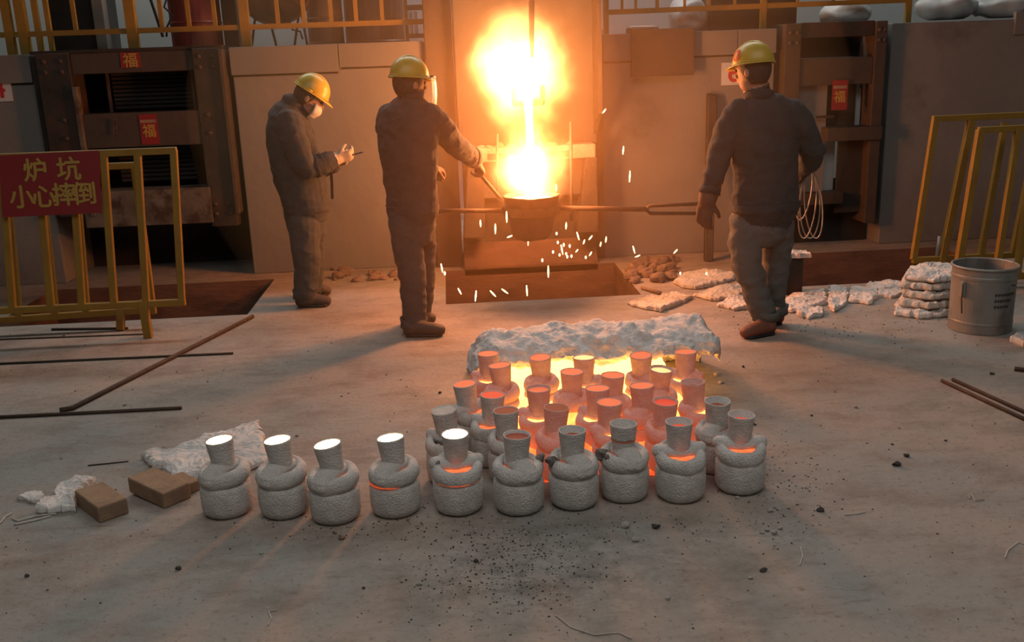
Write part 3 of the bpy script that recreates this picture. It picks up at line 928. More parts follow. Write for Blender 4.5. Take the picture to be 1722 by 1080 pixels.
# ================================================================== people
class Body:
    """collects overlapping volumes, then fuses them into one continuous skin"""

    def __init__(self):
        self.prims = []          # region, pts, radii(mean)
        self.geo = []
        self.boots = []

    def limb(self, region, pts, radii, ref=None, n=16):
        self.geo.append(loft(pts, radii, ref, n))
        rr = [(r if not isinstance(r, (tuple, list)) else (r[0] + r[1]) / 2) for r in radii]
        self.prims.append((region, [Vector(p) for p in pts], rr))

    def blob(self, region, c, ax):
        self.geo.append(ellipsoid(c, ax, 18, 12))
        self.prims.append((region, [Vector(c), Vector(c) + Vector((0, 0, 0.001))], [sum(a.length for a in ax) / 3] * 2))

    def head(self, c, f, u, skin='skin'):
        c, f, u = Vector(c), Vector(f).normalized(), Vector(u)
        u = (u - f * u.dot(f)).normalized()
        s = f.cross(u)
        self.blob(skin, c + u * 0.012, (s * 0.076, f * 0.096, u * 0.108))
        self.blob(skin, c + f * 0.022 - u * 0.062, (s * 0.058, f * 0.066, u * 0.058))
        self.blob(skin, c + f * 0.088 - u * 0.045, (s * 0.026, f * 0.020, u * 0.014))     # lips
        self.limb(skin, [c + f * 0.092 + u * 0.022, c + f * 0.112 - u * 0.018], [0.009, 0.015])   # nose
        self.blob(skin, c + f * 0.085 + u * 0.030, (s * 0.055, f * 0.012, u * 0.010))     # brow
        for k in (-1, 1):
            self.blob(skin, c + s * (0.078 * k) - f * 0.008 - u * 0.008, (s * 0.010, f * 0.020, u * 0.032))
        return c, f, u, s

    def hand(self, region, w, d, n, side, curl=(28, 36, 26), sc=1.0, spread=0.0):
        """palm and five fingers from wrist w along d, curling towards n; thumb on 'side' (+1/-1 along d x n)"""
        w, d, n = Vector(w), Vector(d).normalized(), Vector(n)
        n = (n - d * n.dot(d)).normalized()
        s = d.cross(n) * side
        k = sc
        self.limb(region, [w - d * 0.01, w + d * 0.03 * k, w + d * 0.085 * k], [(0.024 * k, 0.032 * k), (0.021 * k, 0.042 * k), (0.017 * k, 0.043 * k)], n)
        for i, (ofs, ln) in enumerate(((0.032, 0.074), (0.011, 0.083), (-0.011, 0.078), (-0.031, 0.060))):
            p = w + (d * 0.082 + s * ofs) * k
            dd = (d + s * spread * ofs * 10).normalized()
            pts, ang = [p - dd * 0.02], 0.0
            for seg, cu in zip((0.44, 0.31, 0.25), curl):
                ang += radians(cu + 3 * i)
                v = dd * cos(ang) + n * sin(ang)
                p = p + v * (ln * seg * k)
                pts.append(p)
            pts.insert(1, w + (d * 0.084 + s * ofs) * k)
            self.limb(region, pts, [0.011 * k, 0.0112 * k, 0.0105 * k, 0.0098 * k, 0.0086 * k], None, 10)
        t0 = w + (d * 0.022 + s * 0.030) * k
        t1 = t0 + (d * 0.030 + s * 0.026 + n * 0.018) * k
        t2 = t1 + (d * 0.026 + s * 0.006 + n * 0.020) * k
        self.limb(region, [t0, t1, t2], [0.015 * k, 0.0125 * k, 0.0098 * k], None, 10)

    def boot(self, region, ankle, heel, toe):
        self.boots.append((Vector(ankle), Vector(heel), Vector(toe)))
        self._boot(region, ankle, heel, toe)

    def _boot(self, region, ankle, heel, toe):
        """ground points heel and toe, ankle above"""
        h, t = Vector(heel), Vector(toe)
        d = (t - h).normalized()
        s = Vector((-d.y, d.x, 0))
        up = Vector((0, 0, 1))
        ln = (t - h).length
        self.limb(region, [h + d * 0.035 + up * 0.048, h + d * ln * 0.45 + up * 0.050, h + d * ln * 0.72 + up * 0.042, t - d * 0.04 + up * 0.036],
                  [(0.046, 0.038), (0.046, 0.044), (0.040, 0.047), (0.034, 0.040)], up, 16)
        self.limb(region, [h + d * 0.045 + up * 0.05, Vector(ankle)], [(0.046), (0.052)], None, 16)

    def build(self, label, mats, base, cloth=('jacket', 'trouser'), seed=0, voxel=0.0072, folds=0.010, group=None):
        g = merge(*self.geo)
        me = make_mesh('person', g, list(mats.values())[0])
        tmp = bpy.data.objects.new('person_source', me)
        COL.objects.link(tmp)
        r = tmp.modifiers.new('r', 'REMESH')
        r.mode = 'VOXEL'
        r.voxel_size = voxel
        r.adaptivity = 0.0
        sm = tmp.modifiers.new('s', 'SMOOTH')
        sm.factor = 0.5
        sm.iterations = 3
        dg = bpy.context.evaluated_depsgraph_get()
        ev = tmp.evaluated_get(dg)
        out = bpy.data.meshes.new_from_object(ev)
        bpy.data.objects.remove(tmp)
        bpy.data.meshes.remove(me)
        out.name = 'person'
        nv, nf = len(out.vertices), len(out.polygons)
        co = np.empty(nv * 3)
        out.vertices.foreach_get('co', co)
        co = co.reshape(-1, 3)
        no = np.empty(nv * 3)
        out.vertices.foreach_get('normal', no)
        no = no.reshape(-1, 3)
        regs = list(mats.keys())

        def classify(P):
            best = np.full(len(P), 1e9)
            idx = np.zeros(len(P), int)
            for reg, pts, rr in self.prims:
                for i in range(len(pts) - 1):
                    a, b_ = np.array(pts[i]), np.array(pts[i + 1])
                    ab = b_ - a
                    t = np.clip(((P - a) @ ab) / max(ab @ ab, 1e-12), 0, 1)
                    d = np.linalg.norm(P - (a + t[:, None] * ab), axis=1) - (rr[i] * (1 - t) + rr[i + 1] * t)
                    w = d < best
                    best[w] = d[w]
                    idx[w] = regs.index(reg)
            return idx
        vid = classify(co)
        iscloth = np.isin(vid, [regs.index(c_) for c_ in cloth if c_ in regs])
        for i in np.nonzero(iscloth)[0]:
            p = Vector(co[i])
            q = Vector((p.x * 9, p.y * 9, p.z * 15)) + Vector((seed, 0, seed))
            a = mnoise.noise(q) + 0.45 * mnoise.noise(q * 2.3)
            ridge = 1 - abs(mnoise.noise(Vector((p.x * 7 + p.z * 9, p.y * 7, p.z * 8 - p.x * 6)) + Vector((0, seed, 0)))) * 2
            co[i] += no[i] * (folds * (a * 0.8 + ridge * 0.7))
        base = Vector(base)
        out.vertices.foreach_set('co', (co - np.array(base)).ravel())
        out.materials.clear()
        for k in regs:
            out.materials.append(mats[k])
        fc = np.empty(nf * 3)
        out.polygons.foreach_get('center', fc)
        fid = classify(fc.reshape(-1, 3) if False else (co[np.array([p.vertices[0] for p in out.polygons])]))
        out.polygons.foreach_set('material_index', fid.astype(np.int32))
        out.polygons.foreach_set('use_smooth', [True] * nf)
        out.update()
        o = bpy.data.objects.new('person', out)
        COL.objects.link(o)
        o.location = base
        BASE[o.name] = base
        tag(o, label, 'person', group)
        for an_, h, t in self.boots:
            d = (t - h).normalized()
            up = Vector((0, 0, 1))
            ln = (t - h).length
            part('sole', loft([h + d * 0.03 + up * 0.013, h + d * ln * 0.3 + up * 0.013, h + d * ln * 0.7 + up * 0.013, t - d * 0.045 + up * 0.013],
                              [(0.012, 0.044), (0.012, 0.044), (0.012, 0.053), (0.012, 0.045)], (0, 0, 1), 16), M['phone'], o, smooth=True)
            ring_cloth('trouser_cuff', o, an_ + up * 0.012, up + d * 0.06, d, 0.084, 0.080, 0.055, 0.10, mats['trouser'])
        return o


def helmet(parent, hc, f, u, s, emblem=False, k=1.0):
    """hard hat shell with brim, peak and crown ridge; hc = head centre"""
    o = hc + u * 0.040
    n, m = 36, 12
    V, Fc = [], []
    W, Dp, H = 0.116 * k, 0.140 * k, 0.136 * k
    for i in range(m + 1):
        th = (pi / 2) * i / m
        for j in range(n):
            an = 2 * pi * j / n
            x, y = cos(an), sin(an)
            rr = cos(th) ** 0.82 if i < m else 0.0
            V.append(o + s * (x * W * rr) + f * (y * Dp * rr) + u * (H * sin(th)))
    for i in range(m):
        for j in range(n):
            Fc.append((i * n + j, i * n + (j + 1) % n, (i + 1) * n + (j + 1) % n, (i + 1) * n + j))
    hm = part('helmet', (V, Fc), M['helmet'], parent, smooth=True, label='yellow hard hat')
    sd = hm.modifiers.new('thick', 'SOLIDIFY')
    sd.thickness = 0.004
    V, Fc = [], []
    for i, (add, dz) in enumerate(((0.0, 0.004), (0.009, -0.004), (0.010, -0.009), (0.0, -0.006))):
        for j in range(n):
            an = 2 * pi * j / n
            x, y = cos(an), sin(an)
            pk = 0.040 * max(0, y) ** 2.2 * (1 if i in (1, 2) else 0)
            V.append(o + s * (x * (W + add)) + f * (y * (Dp + add) + pk) + u * (dz - pk * 0.30))
    for i in range(4):
        for j in range(n):
            i2 = (i + 1) % 4
            Fc.append((i * n + j, i * n + (j + 1) % n, i2 * n + (j + 1) % n, i2 * n + j))
    part('brim', (V, Fc), M['helmet'], hm, smooth=True)
    pts = [o + f * (Dp * 0.93 * sin(t)) + u * (H * cos(t) + 0.0015) for t in np.linspace(-1.25, 1.25, 15)]
    part('crown_ridge', loft(pts, [(0.007, 0.020)] * 15, tuple(u), 10), M['helmet'], hm, smooth=True)
    band = [o + s * (W * 1.0 * cos(t)) + f * (Dp * 1.0 * sin(t)) + u * 0.006 for t in np.linspace(0, 2 * pi, 33)]
    part('rain_gutter', loft(band, [(0.006, 0.004)] * 33, tuple(u), 6, False), M['helmet'], hm, smooth=True)
    return hm, o, (W, Dp, H)


def oval_on_helmet(hm, o, dims, f, u, s, an, th, ra, rb, mat, name, lift=1.02):
    W, Dp, H = dims
    V, Fc = [], []
    def P(a, t):
        rr = cos(t) ** 0.82
        return o + (s * (cos(a) * W * rr) + f * (sin(a) * Dp * rr) + u * (H * sin(t))) * lift
    V.append(P(an, th))
    for i in range(1, 4):
        for j in range(20):
            q = 2 * pi * j / 20
            V.append(P(an + ra * i / 3 * cos(q), th + rb * i / 3 * sin(q)))
    for j in range(20):
        Fc.append((0, 1 + j, 1 + (j + 1) % 20))
        for i in range(2):
            a = 1 + i * 20
            Fc.append((a + j, a + 20 + j, a + 20 + (j + 1) % 20, a + (j + 1) % 20))
    return part(name, (V, Fc), mat, hm, smooth=True)


def eyes(parent, c, f, u, s):
    for k in (-1, 1):
        part('eye', ball(c + f * 0.088 + s * (0.032 * k) + u * 0.012, 0.011, 10, 6), M['hair'], parent, smooth=True)


def hair_cap(parent, c, f, u, s):
    """hair showing below the helmet at the back and sides"""
    V, Fc = [], []
    n, m = 28, 8
    for i in range(m + 1):
        zz = 0.05 - 0.115 * i / m
        for j in range(n + 1):
            an = radians(-200 + 220 * j / n)
            x, y = cos(an), sin(an)
            low = 1.0 if y < -0.2 else max(0.0, 1 - (y + 0.2) / 0.55)
            z = 0.05 - 0.125 * (i / m) * (0.35 + 0.65 * low)
            q = math.sqrt(max(0.05, 1 - ((z - 0.012) / 0.112) ** 2))
            V.append(c + s * (x * 0.082 * q) + f * (y * 0.102 * q) + u * z)
    for i in range(m):
        for j in range(n):
            a = i * (n + 1) + j
            Fc.append((a, a + 1, a + n + 2, a + n + 1))
    h = part('hair', (V, Fc), M['hair'], parent, smooth=True, label='short black hair')
    sd = h.modifiers.new('t', 'SOLIDIFY')
    sd.thickness = 0.008
    sd.offset = 0
    return h


def ring_cloth(name, parent, c, t, ref, ra, rb, h, th, mat):
    """collar or cuff: short open sleeve about axis t"""
    t = Vector(t).normalized()
    a, b_ = frame_of(t, ref)
    V, Fc = [], []
    n = 28
    for (dz, gr) in ((-h / 2, 1.0), (0.0, 0.97), (h / 2, 1.05), (h / 2, 1.05 - th), (0, 0.97 - th), (-h / 2, 1 - th)):
        for j in range(n):
            an = 2 * pi * j / n
            V.append(Vector(c) + t * (dz + 0.004 * sin(3 * an)) + a * (ra * gr * cos(an)) + b_ * (rb * gr * sin(an)))
    for i in range(6):
        i2 = (i + 1) % 6
        for j in range(n):
            Fc.append((i * n + j, i * n + (j + 1) % n, i2 * n + (j + 1) % n, i2 * n + j))
    return part(name, (V, Fc), mat, parent, smooth=True)


UPV = Vector((0, 0, 1))

# ------------------------------------------------------------------ right worker: walking, back to the camera, coil of wire in the right hand
YR = 5.46
R = lambda x, y, dy=0.0: at(x, y, YR + dy)
B = Body()
lat = Vector((0.98, 0.15, 0))
B.limb('jacket', [R(1277, 163), R(1279, 173), R(1283, 187), R(1285, 206), R(1286, 240), R(1287, 290), R(1287, 330), R(1287, 348)],
       [(0.075, 0.07), (0.135, 0.095), (0.195, 0.115), (0.212, 0.13), (0.200, 0.14), (0.188, 0.135), (0.193, 0.14), (0.200, 0.148)], lat, 24)
B.limb('trouser', [R(1285, 340), R(1284, 365), R(1284, 386)], [(0.175, 0.125), (0.168, 0.125), (0.14, 0.11)], lat, 20)
B.limb('trouser', [R(1257, 372), R(1252, 412), R(1256, 446), R(1271, 492), R(1284, 528)], [0.098, 0.094, 0.084, 0.075, 0.070])
B.limb('trouser', [R(1309, 372, .03), R(1308, 412, .06), R(1304, 450, .10), R(1301, 490, .13), R(1300, 520, .15)], [0.094, 0.088, 0.080, 0.073, 0.070])
B.boot('boot', R(1288, 532), gnd(1303, 561), gnd(1244, 571))
B.boot('boot', R(1302, 524, .15), gnd(1318, 545), gnd(1268, 548))
B.limb('jacket', [R(1243, 190), R(1226, 215), R(1211, 255, -.02), R(1201, 290, -.05), R(1193, 322, -.07)], [0.078, 0.076, 0.068, 0.060, 0.056])
B.limb('glove', [R(1196, 312, -.06), R(1189, 338, -.08)], [0.060, 0.052])
B.hand('glove', R(1188, 336, -.08), R(1183, 372, -.08) - R(1188, 336, -.08), Vector((0.55, 0.8, 0)), 1, (14, 22, 20), 1.18)
B.limb('jacket', [R(1330, 190), R(1347, 212), R(1366, 252, .02), R(1362, 272, .10), R(1354, 282, .20)], [0.080, 0.076, 0.070, 0.062, 0.056])
B.limb('glove', [R(1356, 280, .18), R(1350, 285, .23)], [0.055, 0.046])
B.hand('glove', R(1352, 284, .22), Vector((-0.35, 0.35, -0.6)), Vector((-0.5, -0.3, 0.2)), -1, (45, 65, 40), 1.05)
hc = R(1267, 119)
hf, hu = Vector((-0.62, 0.76, -0.12)).normalized(), Vector((0.02, 0.05, 1))
B.limb('skin', [R(1272, 135), R(1277, 168)], [0.060, 0.066])
c_, f_, u_, s_ = B.head(hc, hf, hu)
mats = {'jacket': M['cloth_grey'], 'trouser': M['trouser_grey'], 'boot': M['boot_red'], 'glove': M['glove_brown'], 'skin': M['skin']}
man_r = B.build('person in yellow helmet and grey work clothes walking with a coil of wire', mats, (R(1287, 400).x, YR, 0), seed=3.1)
hm, o_, dm = helmet(man_r, c_, f_, u_, s_, k=0.86)
oval_on_helmet(hm, o_, dm, f_, u_, s_, pi / 2 + 1.12, 0.42, 0.30, 0.30, M['red_ink'], 'red_emblem')
oval_on_helmet(hm, o_, dm, f_, u_, s_, pi / 2 + 1.12, 0.42, 0.12, 0.17, M['helmet'], 'emblem_mark', 1.03)
hair_cap(man_r, c_, f_, u_, s_)
eyes(man_r, c_, f_, u_, s_)
ring_cloth('collar', man_r, R(1277, 160), UPV + Vector((0.03, 0.10, 0)), lat, 0.080, 0.074, 0.05, 0.12, M['cloth_grey'])
ring_cloth('jacket_hem', man_r, R(1287, 347), UPV, lat, 0.200, 0.149, 0.05, 0.05, M['cloth_grey'])
ring_cloth('cuff', man_r, R(1194, 320, -.07), R(1193, 322, -.07) - R(1201, 290, -.05), (1, 0, 0), 0.062, 0.062, 0.035, 0.12, M['cloth_grey'])
# coil of wire in his right hand
cw = thing('wire_coil', 'loops of bright wire hanging from the right worker hand', 'wire', R(1350, 300, .2))
for k, (bx, by, wd, tl) in enumerate(((1362, 345, 17, 0.0), (1358, 340, 14, 0.14), (1368, 345, 15, -0.10), (1352, 330, 12, 0.2))):
    ln = (400 - 288) / 2 if k != 3 else 45
    pts = []
    for t in np.linspace(0, 2 * pi, 29):
        ex_, ey_ = wd * sin(t), -ln * cos(t)
        pts.append(R(bx + ex_ - ey_ * tl * 0.8 * -1 * -1, 345 + ey_ if k != 3 else 325 + ey_, .21 + 0.012 * k + 0.02 * sin(2 * t)))
    part('wire_loop', loft(pts, [0.0042] * 29, None, 6, False), M['wire'], cw, smooth=True)

# ------------------------------------------------------------------ middle worker: three-quarter back view, reaching to the ladle lever
YM = 5.92
R = lambda x, y, dy=0.0: at(x, y, YM + dy)
B = Body()
fw = Vector((0.72, 0.69, 0)).normalized()
lat = Vector((fw.y, -fw.x, 0))
B.limb('jacket', [R(691, 164), R(691, 176), R(689, 190), R(686, 212), R(686, 250), R(689, 290), R(692, 330), R(693, 352)],
       [(0.075, 0.07), (0.14, 0.095), (0.205, 0.12), (0.225, 0.135), (0.215, 0.145), (0.195, 0.135), (0.178, 0.13), (0.180, 0.135)], lat, 24)
B.limb('trouser', [R(693, 345), R(693, 365), R(694, 388)], [(0.165, 0.12), (0.160, 0.122), (0.14, 0.115)], lat, 20)
B.limb('trouser', [R(680, 372, -.04), R(686, 420, -.05), R(694, 470, -.06), R(697, 512, -.06), R(697, 545, -.06)], [0.098, 0.092, 0.080, 0.074, 0.068])
B.limb('trouser', [R(707, 372, .05), R(709, 420, .09), R(710, 470, .12), R(708, 505, .13), R(705, 532, .13)], [0.095, 0.088, 0.078, 0.072, 0.066])
B.boot('boot', R(696, 545, -.06), gnd(678, 566), gnd(752, 564))
B.boot('boot', R(703, 532, .13), gnd(680, 548), gnd(736, 543))
B.limb('jacket', [R(722, 195, -.08), R(740, 215, -.02), R(765, 243, .14), R(783, 257, .28), R(796, 266, .38)], [0.080, 0.078, 0.068, 0.062, 0.058])
B.limb('glove', [R(790, 263, .33), R(799, 271, .42)], [0.064, 0.052])
B.hand('glove', R(798, 270, .41), Vector((0.30, 0.35, -0.45)), Vector((-0.6, 0.1, -0.5)), 1, (50, 60, 40), 1.15)
B.limb('jacket', [R(655, 195, .10), R(655, 235, .22), R(668, 268, .32), R(700, 280, .44), R(722, 282, .52)], [0.080, 0.074, 0.066, 0.060, 0.056])
B.hand('glove', R(722, 282, .53), Vector((0.6, 0.5, -0.2)), Vector((0, 0.3, -1)), -1, (45, 55, 40), 1.12)
hc = R(688, 141)
hf, hu = Vector((0.80, 0.58, -0.10)).normalized(), Vector((0.02, 0.04, 1))
B.limb('skin', [R(690, 155), R(691, 172)], [0.062, 0.068])
c_, f_, u_, s_ = B.head(hc, hf, hu)
mats = {'jacket': M['cloth'], 'trouser': M['trouser'], 'boot': M['boot'], 'glove': M['glove_brown'], 'skin': M['skin']}
man_m = B.build('person in yellow helmet and dark overalls reaching towards the ladle', mats, (R(693, 400).x, YM, 0), seed=9.4)
hm, o_, dm = helmet(man_m, c_, f_, u_, s_, k=0.88)
hair_cap(man_m, c_, f_, u_, s_)
eyes(man_m, c_, f_, u_, s_)
ring_cloth('collar', man_m, R(691, 164), UPV, lat, 0.080, 0.076, 0.05, 0.12, M['cloth'])
ring_cloth('jacket_hem', man_m, R(693, 351), UPV, lat, 0.180, 0.136, 0.05, 0.05, M['cloth'])
ring_cloth('cuff', man_m, R(794, 264, .36), R(796, 266, .38) - R(783, 257, .28), (0, 0, 1), 0.064, 0.064, 0.035, 0.12, M['cloth'])
# clear face shield hinged on the helmet
mg, ntg, bg_ = new_mat('clear_shield')
bg_.inputs['Base Color'].default_value = (0.95, 0.90, 0.80, 1)
bg_.inputs['Roughness'].default_value = 0.25
bg_.inputs['Alpha'].default_value = 0.55
V, Fc = [], []
for i in range(7):
    for j in range(13):
        an = radians(25 + 130 * j / 12)
        rr = 0.150 + 0.012 * sin(pi * i / 6)
        V.append(c_ + s_ * (rr * 0.86 * cos(an)) + f_ * (rr * sin(an) + 0.012) + u_ * (0.045 - 0.215 * i / 6))
for i in range(6):
    for j in range(12):
        a = i * 13 + j
        Fc.append((a, a + 1, a + 14, a + 13))
fs = part('face_shield', (V, Fc), mg, man_m, smooth=True, label='clear face shield')
sd = fs.modifiers.new('t', 'SOLIDIFY')
sd.thickness = 0.003
part('shield_rim', loft([V[j] + u_ * 0.0 for j in range(13)], [0.006] * 13, None, 6, False), M['phone'], fs, smooth=True)

# ------------------------------------------------------------------ left worker: in profile, head bent over a phone
YL = 6.78
R = lambda x, y, dy=0.0: at(x, y, YL + dy)
B = Body()
fw = Vector((0.97, 0.22, 0)).normalized()
lat = Vector((fw.y, -fw.x, 0))
B.limb('jacket', [R(491, 176), R(488, 184), R(484, 196), R(485, 215), R(493, 255), R(503, 295), R(512, 328), R(515, 350)],
       [(0.075, 0.075), (0.13, 0.105), (0.19, 0.130), (0.21, 0.148), (0.205, 0.165), (0.195, 0.172), (0.188, 0.160), (0.190, 0.158)], lat, 24)
B.limb('trouser', [R(514, 342), R(515, 365), R(516, 388)], [(0.17, 0.138), (0.168, 0.142), (0.15, 0.128)], lat, 20)
B.limb('trouser', [R(512, 372, -.09), R(514, 410, -.10), R(516, 445, -.10), R(515, 475, -.10), R(514, 497, -.10)], [0.108, 0.100, 0.090, 0.082, 0.078])
B.limb('trouser', [R(519, 372, .09), R(522, 410, .10), R(524, 445, .11), R(524, 470, .12), R(523, 486, .12)], [0.105, 0.098, 0.088, 0.082, 0.076])
B.boot('boot', R(513, 497, -.10), gnd(497, 517), gnd(560, 514))
B.boot('boot', R(522, 486, .12), gnd(508, 499), gnd(560, 496))
B.limb('jacket', [R(487, 205, -.17), R(494, 235, -.21), R(509, 272, -.22), R(519, 283, -.20), R(536, 278, -.17), R(556, 271, -.14)], [0.088, 0.088, 0.080, 0.076, 0.070, 0.062])
B.limb('glove', [R(548, 274, -.15), R(566, 267, -.13)], [0.062, 0.046])
B.hand('glove', R(566, 267, -.13), Vector((1.0, 0.15, 0.18)), Vector((-0.1, 0.85, 0.5)), 1, (30, 50, 40), 1.05)
B.limb('jacket', [R(500, 203, .17), R(512, 240, .21), R(524, 278, .20), R(540, 282, .12), R(560, 276, .02)], [0.084, 0.080, 0.074, 0.068, 0.060])
B.hand('glove', R(562, 275, .01), Vector((1.0, -0.25, 0.22)), Vector((0.0, -0.6, 0.8)), -1, (30, 45, 35), 1.05)
hc = R(519, 163)
hf, hu = Vector((0.80, 0.16, -0.56)).normalized(), Vector((0.50, 0.05, 0.85))
B.limb('skin', [R(511, 170), R(499, 182), R(492, 190)], [0.056, 0.062, 0.07])
c_, f_, u_, s_ = B.head(hc, hf, hu)
mats = {'jacket': M['cloth'], 'trouser': M['trouser'], 'boot': M['boot'], 'glove': M['glove_pale'], 'skin': M['skin']}
man_l = B.build('person in yellow helmet and dark work clothes looking down at a phone', mats, (R(515, 400).x, YL, 0), seed=15.2)
hm, o_, dm = helmet(man_l, c_, f_, u_, s_, k=0.88)
hair_cap(man_l, c_, f_, u_, s_)
eyes(man_l, c_, f_, u_, s_)
ring_cloth('collar', man_l, R(494, 178), Vector((0.45, 0.05, 1)), lat, 0.082, 0.084, 0.055, 0.12, M['cloth'])
ring_cloth('jacket_hem', man_l, R(515, 349), UPV, lat, 0.190, 0.160, 0.05, 0.05, M['cloth'])
for k in range(3):
    p = R(530 + k * 10, 280 - k * 3.5, -.185 + .02 * k)
    ring_cloth('sleeve_fold', man_l, p, R(556, 271, -.14) - R(519, 283, -.20), (0, 0, 1), 0.078 - 0.004 * k, 0.078 - 0.004 * k, 0.022, 0.14, M['cloth'])
# face mask
V, Fc = [], []
for i in range(9):
    for j in range(13):
        an = radians(20 + 140 * j / 12)
        q = i / 8.0
        rr = 0.070 + 0.024 * sin(pi * min(1, q * 1.1))
        V.append(c_ + s_ * (rr * 0.90 * cos(an)) + f_ * (0.030 + rr * sin(an)) + u_ * (-0.010 - 0.098 * q))
for i in range(8):
    for j in range(12):
        a = i * 13 + j
        Fc.append((a, a + 1, a + 14, a + 13))
mk = part('face_mask', (V, Fc), M['mask'], man_l, smooth=True, label='pale cloth face mask')
sd = mk.modifiers.new('t', 'SOLIDIFY')
sd.thickness = 0.004
for k in (-1, 1):
    part('ear_strap', tube([c_ + s_ * 0.062 * k + f_ * 0.055 - u_ * 0.03, c_ + s_ * 0.084 * k - f_ * 0.01 - u_ * 0.02], 0.002, 5), M['mask'], mk)
ph = R(592, 261, -.08)
d1 = Vector((0.96, 0.15, 0.22)).normalized()
d2 = Vector((-0.1, 0.95, -0.1))
d2 = (d2 - d1 * d2.dot(d1)).normalized()
n3 = d1.cross(d2)
g = hexa([ph - d1 * .075 - d2 * .036 - n3 * .005, ph + d1 * .075 - d2 * .036 - n3 * .005, ph + d1 * .075 + d2 * .036 - n3 * .005, ph - d1 * .075 + d2 * .036 - n3 * .005],
         [ph - d1 * .075 - d2 * .036 + n3 * .005, ph + d1 * .075 - d2 * .036 + n3 * .005, ph + d1 * .075 + d2 * .036 + n3 * .005, ph - d1 * .075 + d2 * .036 + n3 * .005])
solo('handset', g, M['phone'], 'black handheld phone in the left worker glove', 'phone', bevel=0.004)
solo('wrist_strap', loft([R(556, 279, -.12), R(558, 305, -.12), R(559, 334, -.12)], [(0.010, 0.003)] * 3, (1, 0, 0), 6), M['phone'], 'dark strap hanging from the left worker hand', 'strap')

# ================================================================== ceramic moulds on the floor
H_WHITE = hot('white_hot_metal', (1.0, 0.80, 0.42), 9.0)
H_YEL = hot('yellow_hot_metal', (1.0, 0.62, 0.25), 1.6, (1.0, 0.42, 0.13))
H_SAL = hot('orange_hot_metal', (1.0, 0.20, 0.075), 0.85, (0.9, 0.14, 0.05))
H_RED = hot('red_hot_metal', (1.0, 0.10, 0.035), 0.75, (1.0, 0.05, 0.02))
H_DULL = hot('dull_red_metal', (0.55, 0.075, 0.028), 0.34, (0.35, 0.05, 0.02))
H_CORE = hot('glowing_core', (1.0, 0.20, 0.055), 1.9, (0.35, 0.03, 0.01), 40)
H_SEAM = hot('glowing_seam', (1.0, 0.13, 0.035), 0.9, (0.10, 0.01, 0.004), 90)


def roughen(g, amp, sc, seed):
    return jitter(jitter(g, amp, sc, seed), amp * 0.45, sc * 3.1, seed + 5)


def mould_meshes(kind, seed):
    """base drum, upper ring, saddle lobe and pouring cup, local to the mould"""
    out = {}
    out['base_drum'] = roughen(lathe([(0.062, 0.0), (0.080, 0.004), (0.091, 0.016), (0.0955, 0.034), (0.0965, 0.075), (0.0955, 0.112), (0.091, 0.124), (0.080, 0.130), (0.05, 0.132)], 40), 0.0022, 26, seed)
    V, Fc = [], []
    n, m_ = 44, 14
    for i in range(n):
        an = 2 * pi * i / n
        for j in range(m_):
            q = 2 * pi * j / m_
            r = 0.075 + 0.0225 * cos(q)
            V.append(Vector((r * cos(an), r * sin(an), 0.160 + (0.008 if kind == 'front' else 0.017) * sin(an) + 0.032 * sin(q))))
    for i in range(n):
        for j in range(m_):
            Fc.append((i * m_ + j, ((i + 1) % n) * m_ + j, ((i + 1) % n) * m_ + (j + 1) % m_, i * m_ + (j + 1) % m_))
    out['upper_ring'] = roughen((V, Fc), 0.004, 20, seed + 2)
    if kind == 'front':
        out['saddle'] = roughen(loft([(0, 0.05, 0.172), (0, 0.02, 0.182), (0, -0.03, 0.184), (0, -0.062, 0.172), (0, -0.084, 0.150)], [(0.038, 0.030), (0.044, 0.030), (0.045, 0.030), (0.045, 0.027), (0.042, 0.018)], (1, 0, 0), 20), 0.003, 22, seed + 3)
    else:
        out['saddle'] = roughen(merge(loft([(-0.080, 0.022, 0.182), (-0.045, 0.022, 0.178), (0, 0.020, 0.172), (0.045, 0.022, 0.178), (0.080, 0.022, 0.182)], [(0.026, 0.030), (0.024, 0.036), (0.022, 0.042), (0.024, 0.036), (0.026, 0.030)], (0, 0, 1), 20),
                                      loft([(0, 0.02, 0.165), (0, 0.078, 0.165)], [(0.060, 0.028), (0.055, 0.026)], (1, 0, 0), 20)), 0.003, 22, seed + 3)
    return out


CUPM = {}


def cup_geo(depth, seed):
    """tapered cup standing on z=0, open top with wall; the fill level sits 'depth' below the rim"""
    h = 0.112
    prof = [(0.040, -0.02), (0.0415, 0.0), (0.046, 0.05), (0.0515, h - 0.006), (0.0525, h), (0.0482, h), (0.0465, h - depth - 0.004), (0.02, h - depth - 0.006)]
    return roughen(lathe(prof, 32), 0.0010, 40, seed), lathe([(0.0472, h - depth - 0.003), (0.0472, h - depth)], 32)


MESH = {}
for kd in ('front', 'back'):
    for var in range(3):
        for ht in (0, 1):
            for nm, g in mould_meshes(kd, var * 3.3 + (1 if kd == 'back' else 0)).items():
                MESH[(kd, var, ht, nm)] = make_mesh(nm, g, M['shell_red'] if ht else M['shell'], True)
for dp in (0.002, 0.012, 0.03, 0.06):
    for ht in (0, 1):
        a, c2 = cup_geo(dp, dp * 100)
        CUPM[(dp, ht, 'cup')] = make_mesh('pouring_cup', a, M['shell_hot'] if ht else M['shell'], True)
        CUPM[(dp, 'fill')] = c2
FILL = {}
CORE = lathe([(0.060, 0.150), (0.060, 0.166)], 24)
SEAM = loft([(0.0935 * cos(q), 0.0935 * sin(q), 0.1315) for q in np.linspace(radians(-150), radians(-40), 24)], [0.0006 + 0.0034 * sin(pi * k / 23) for k in range(24)], (0, 0, 1), 6, False)
core_me = make_mesh('glowing_core', CORE, H_CORE)
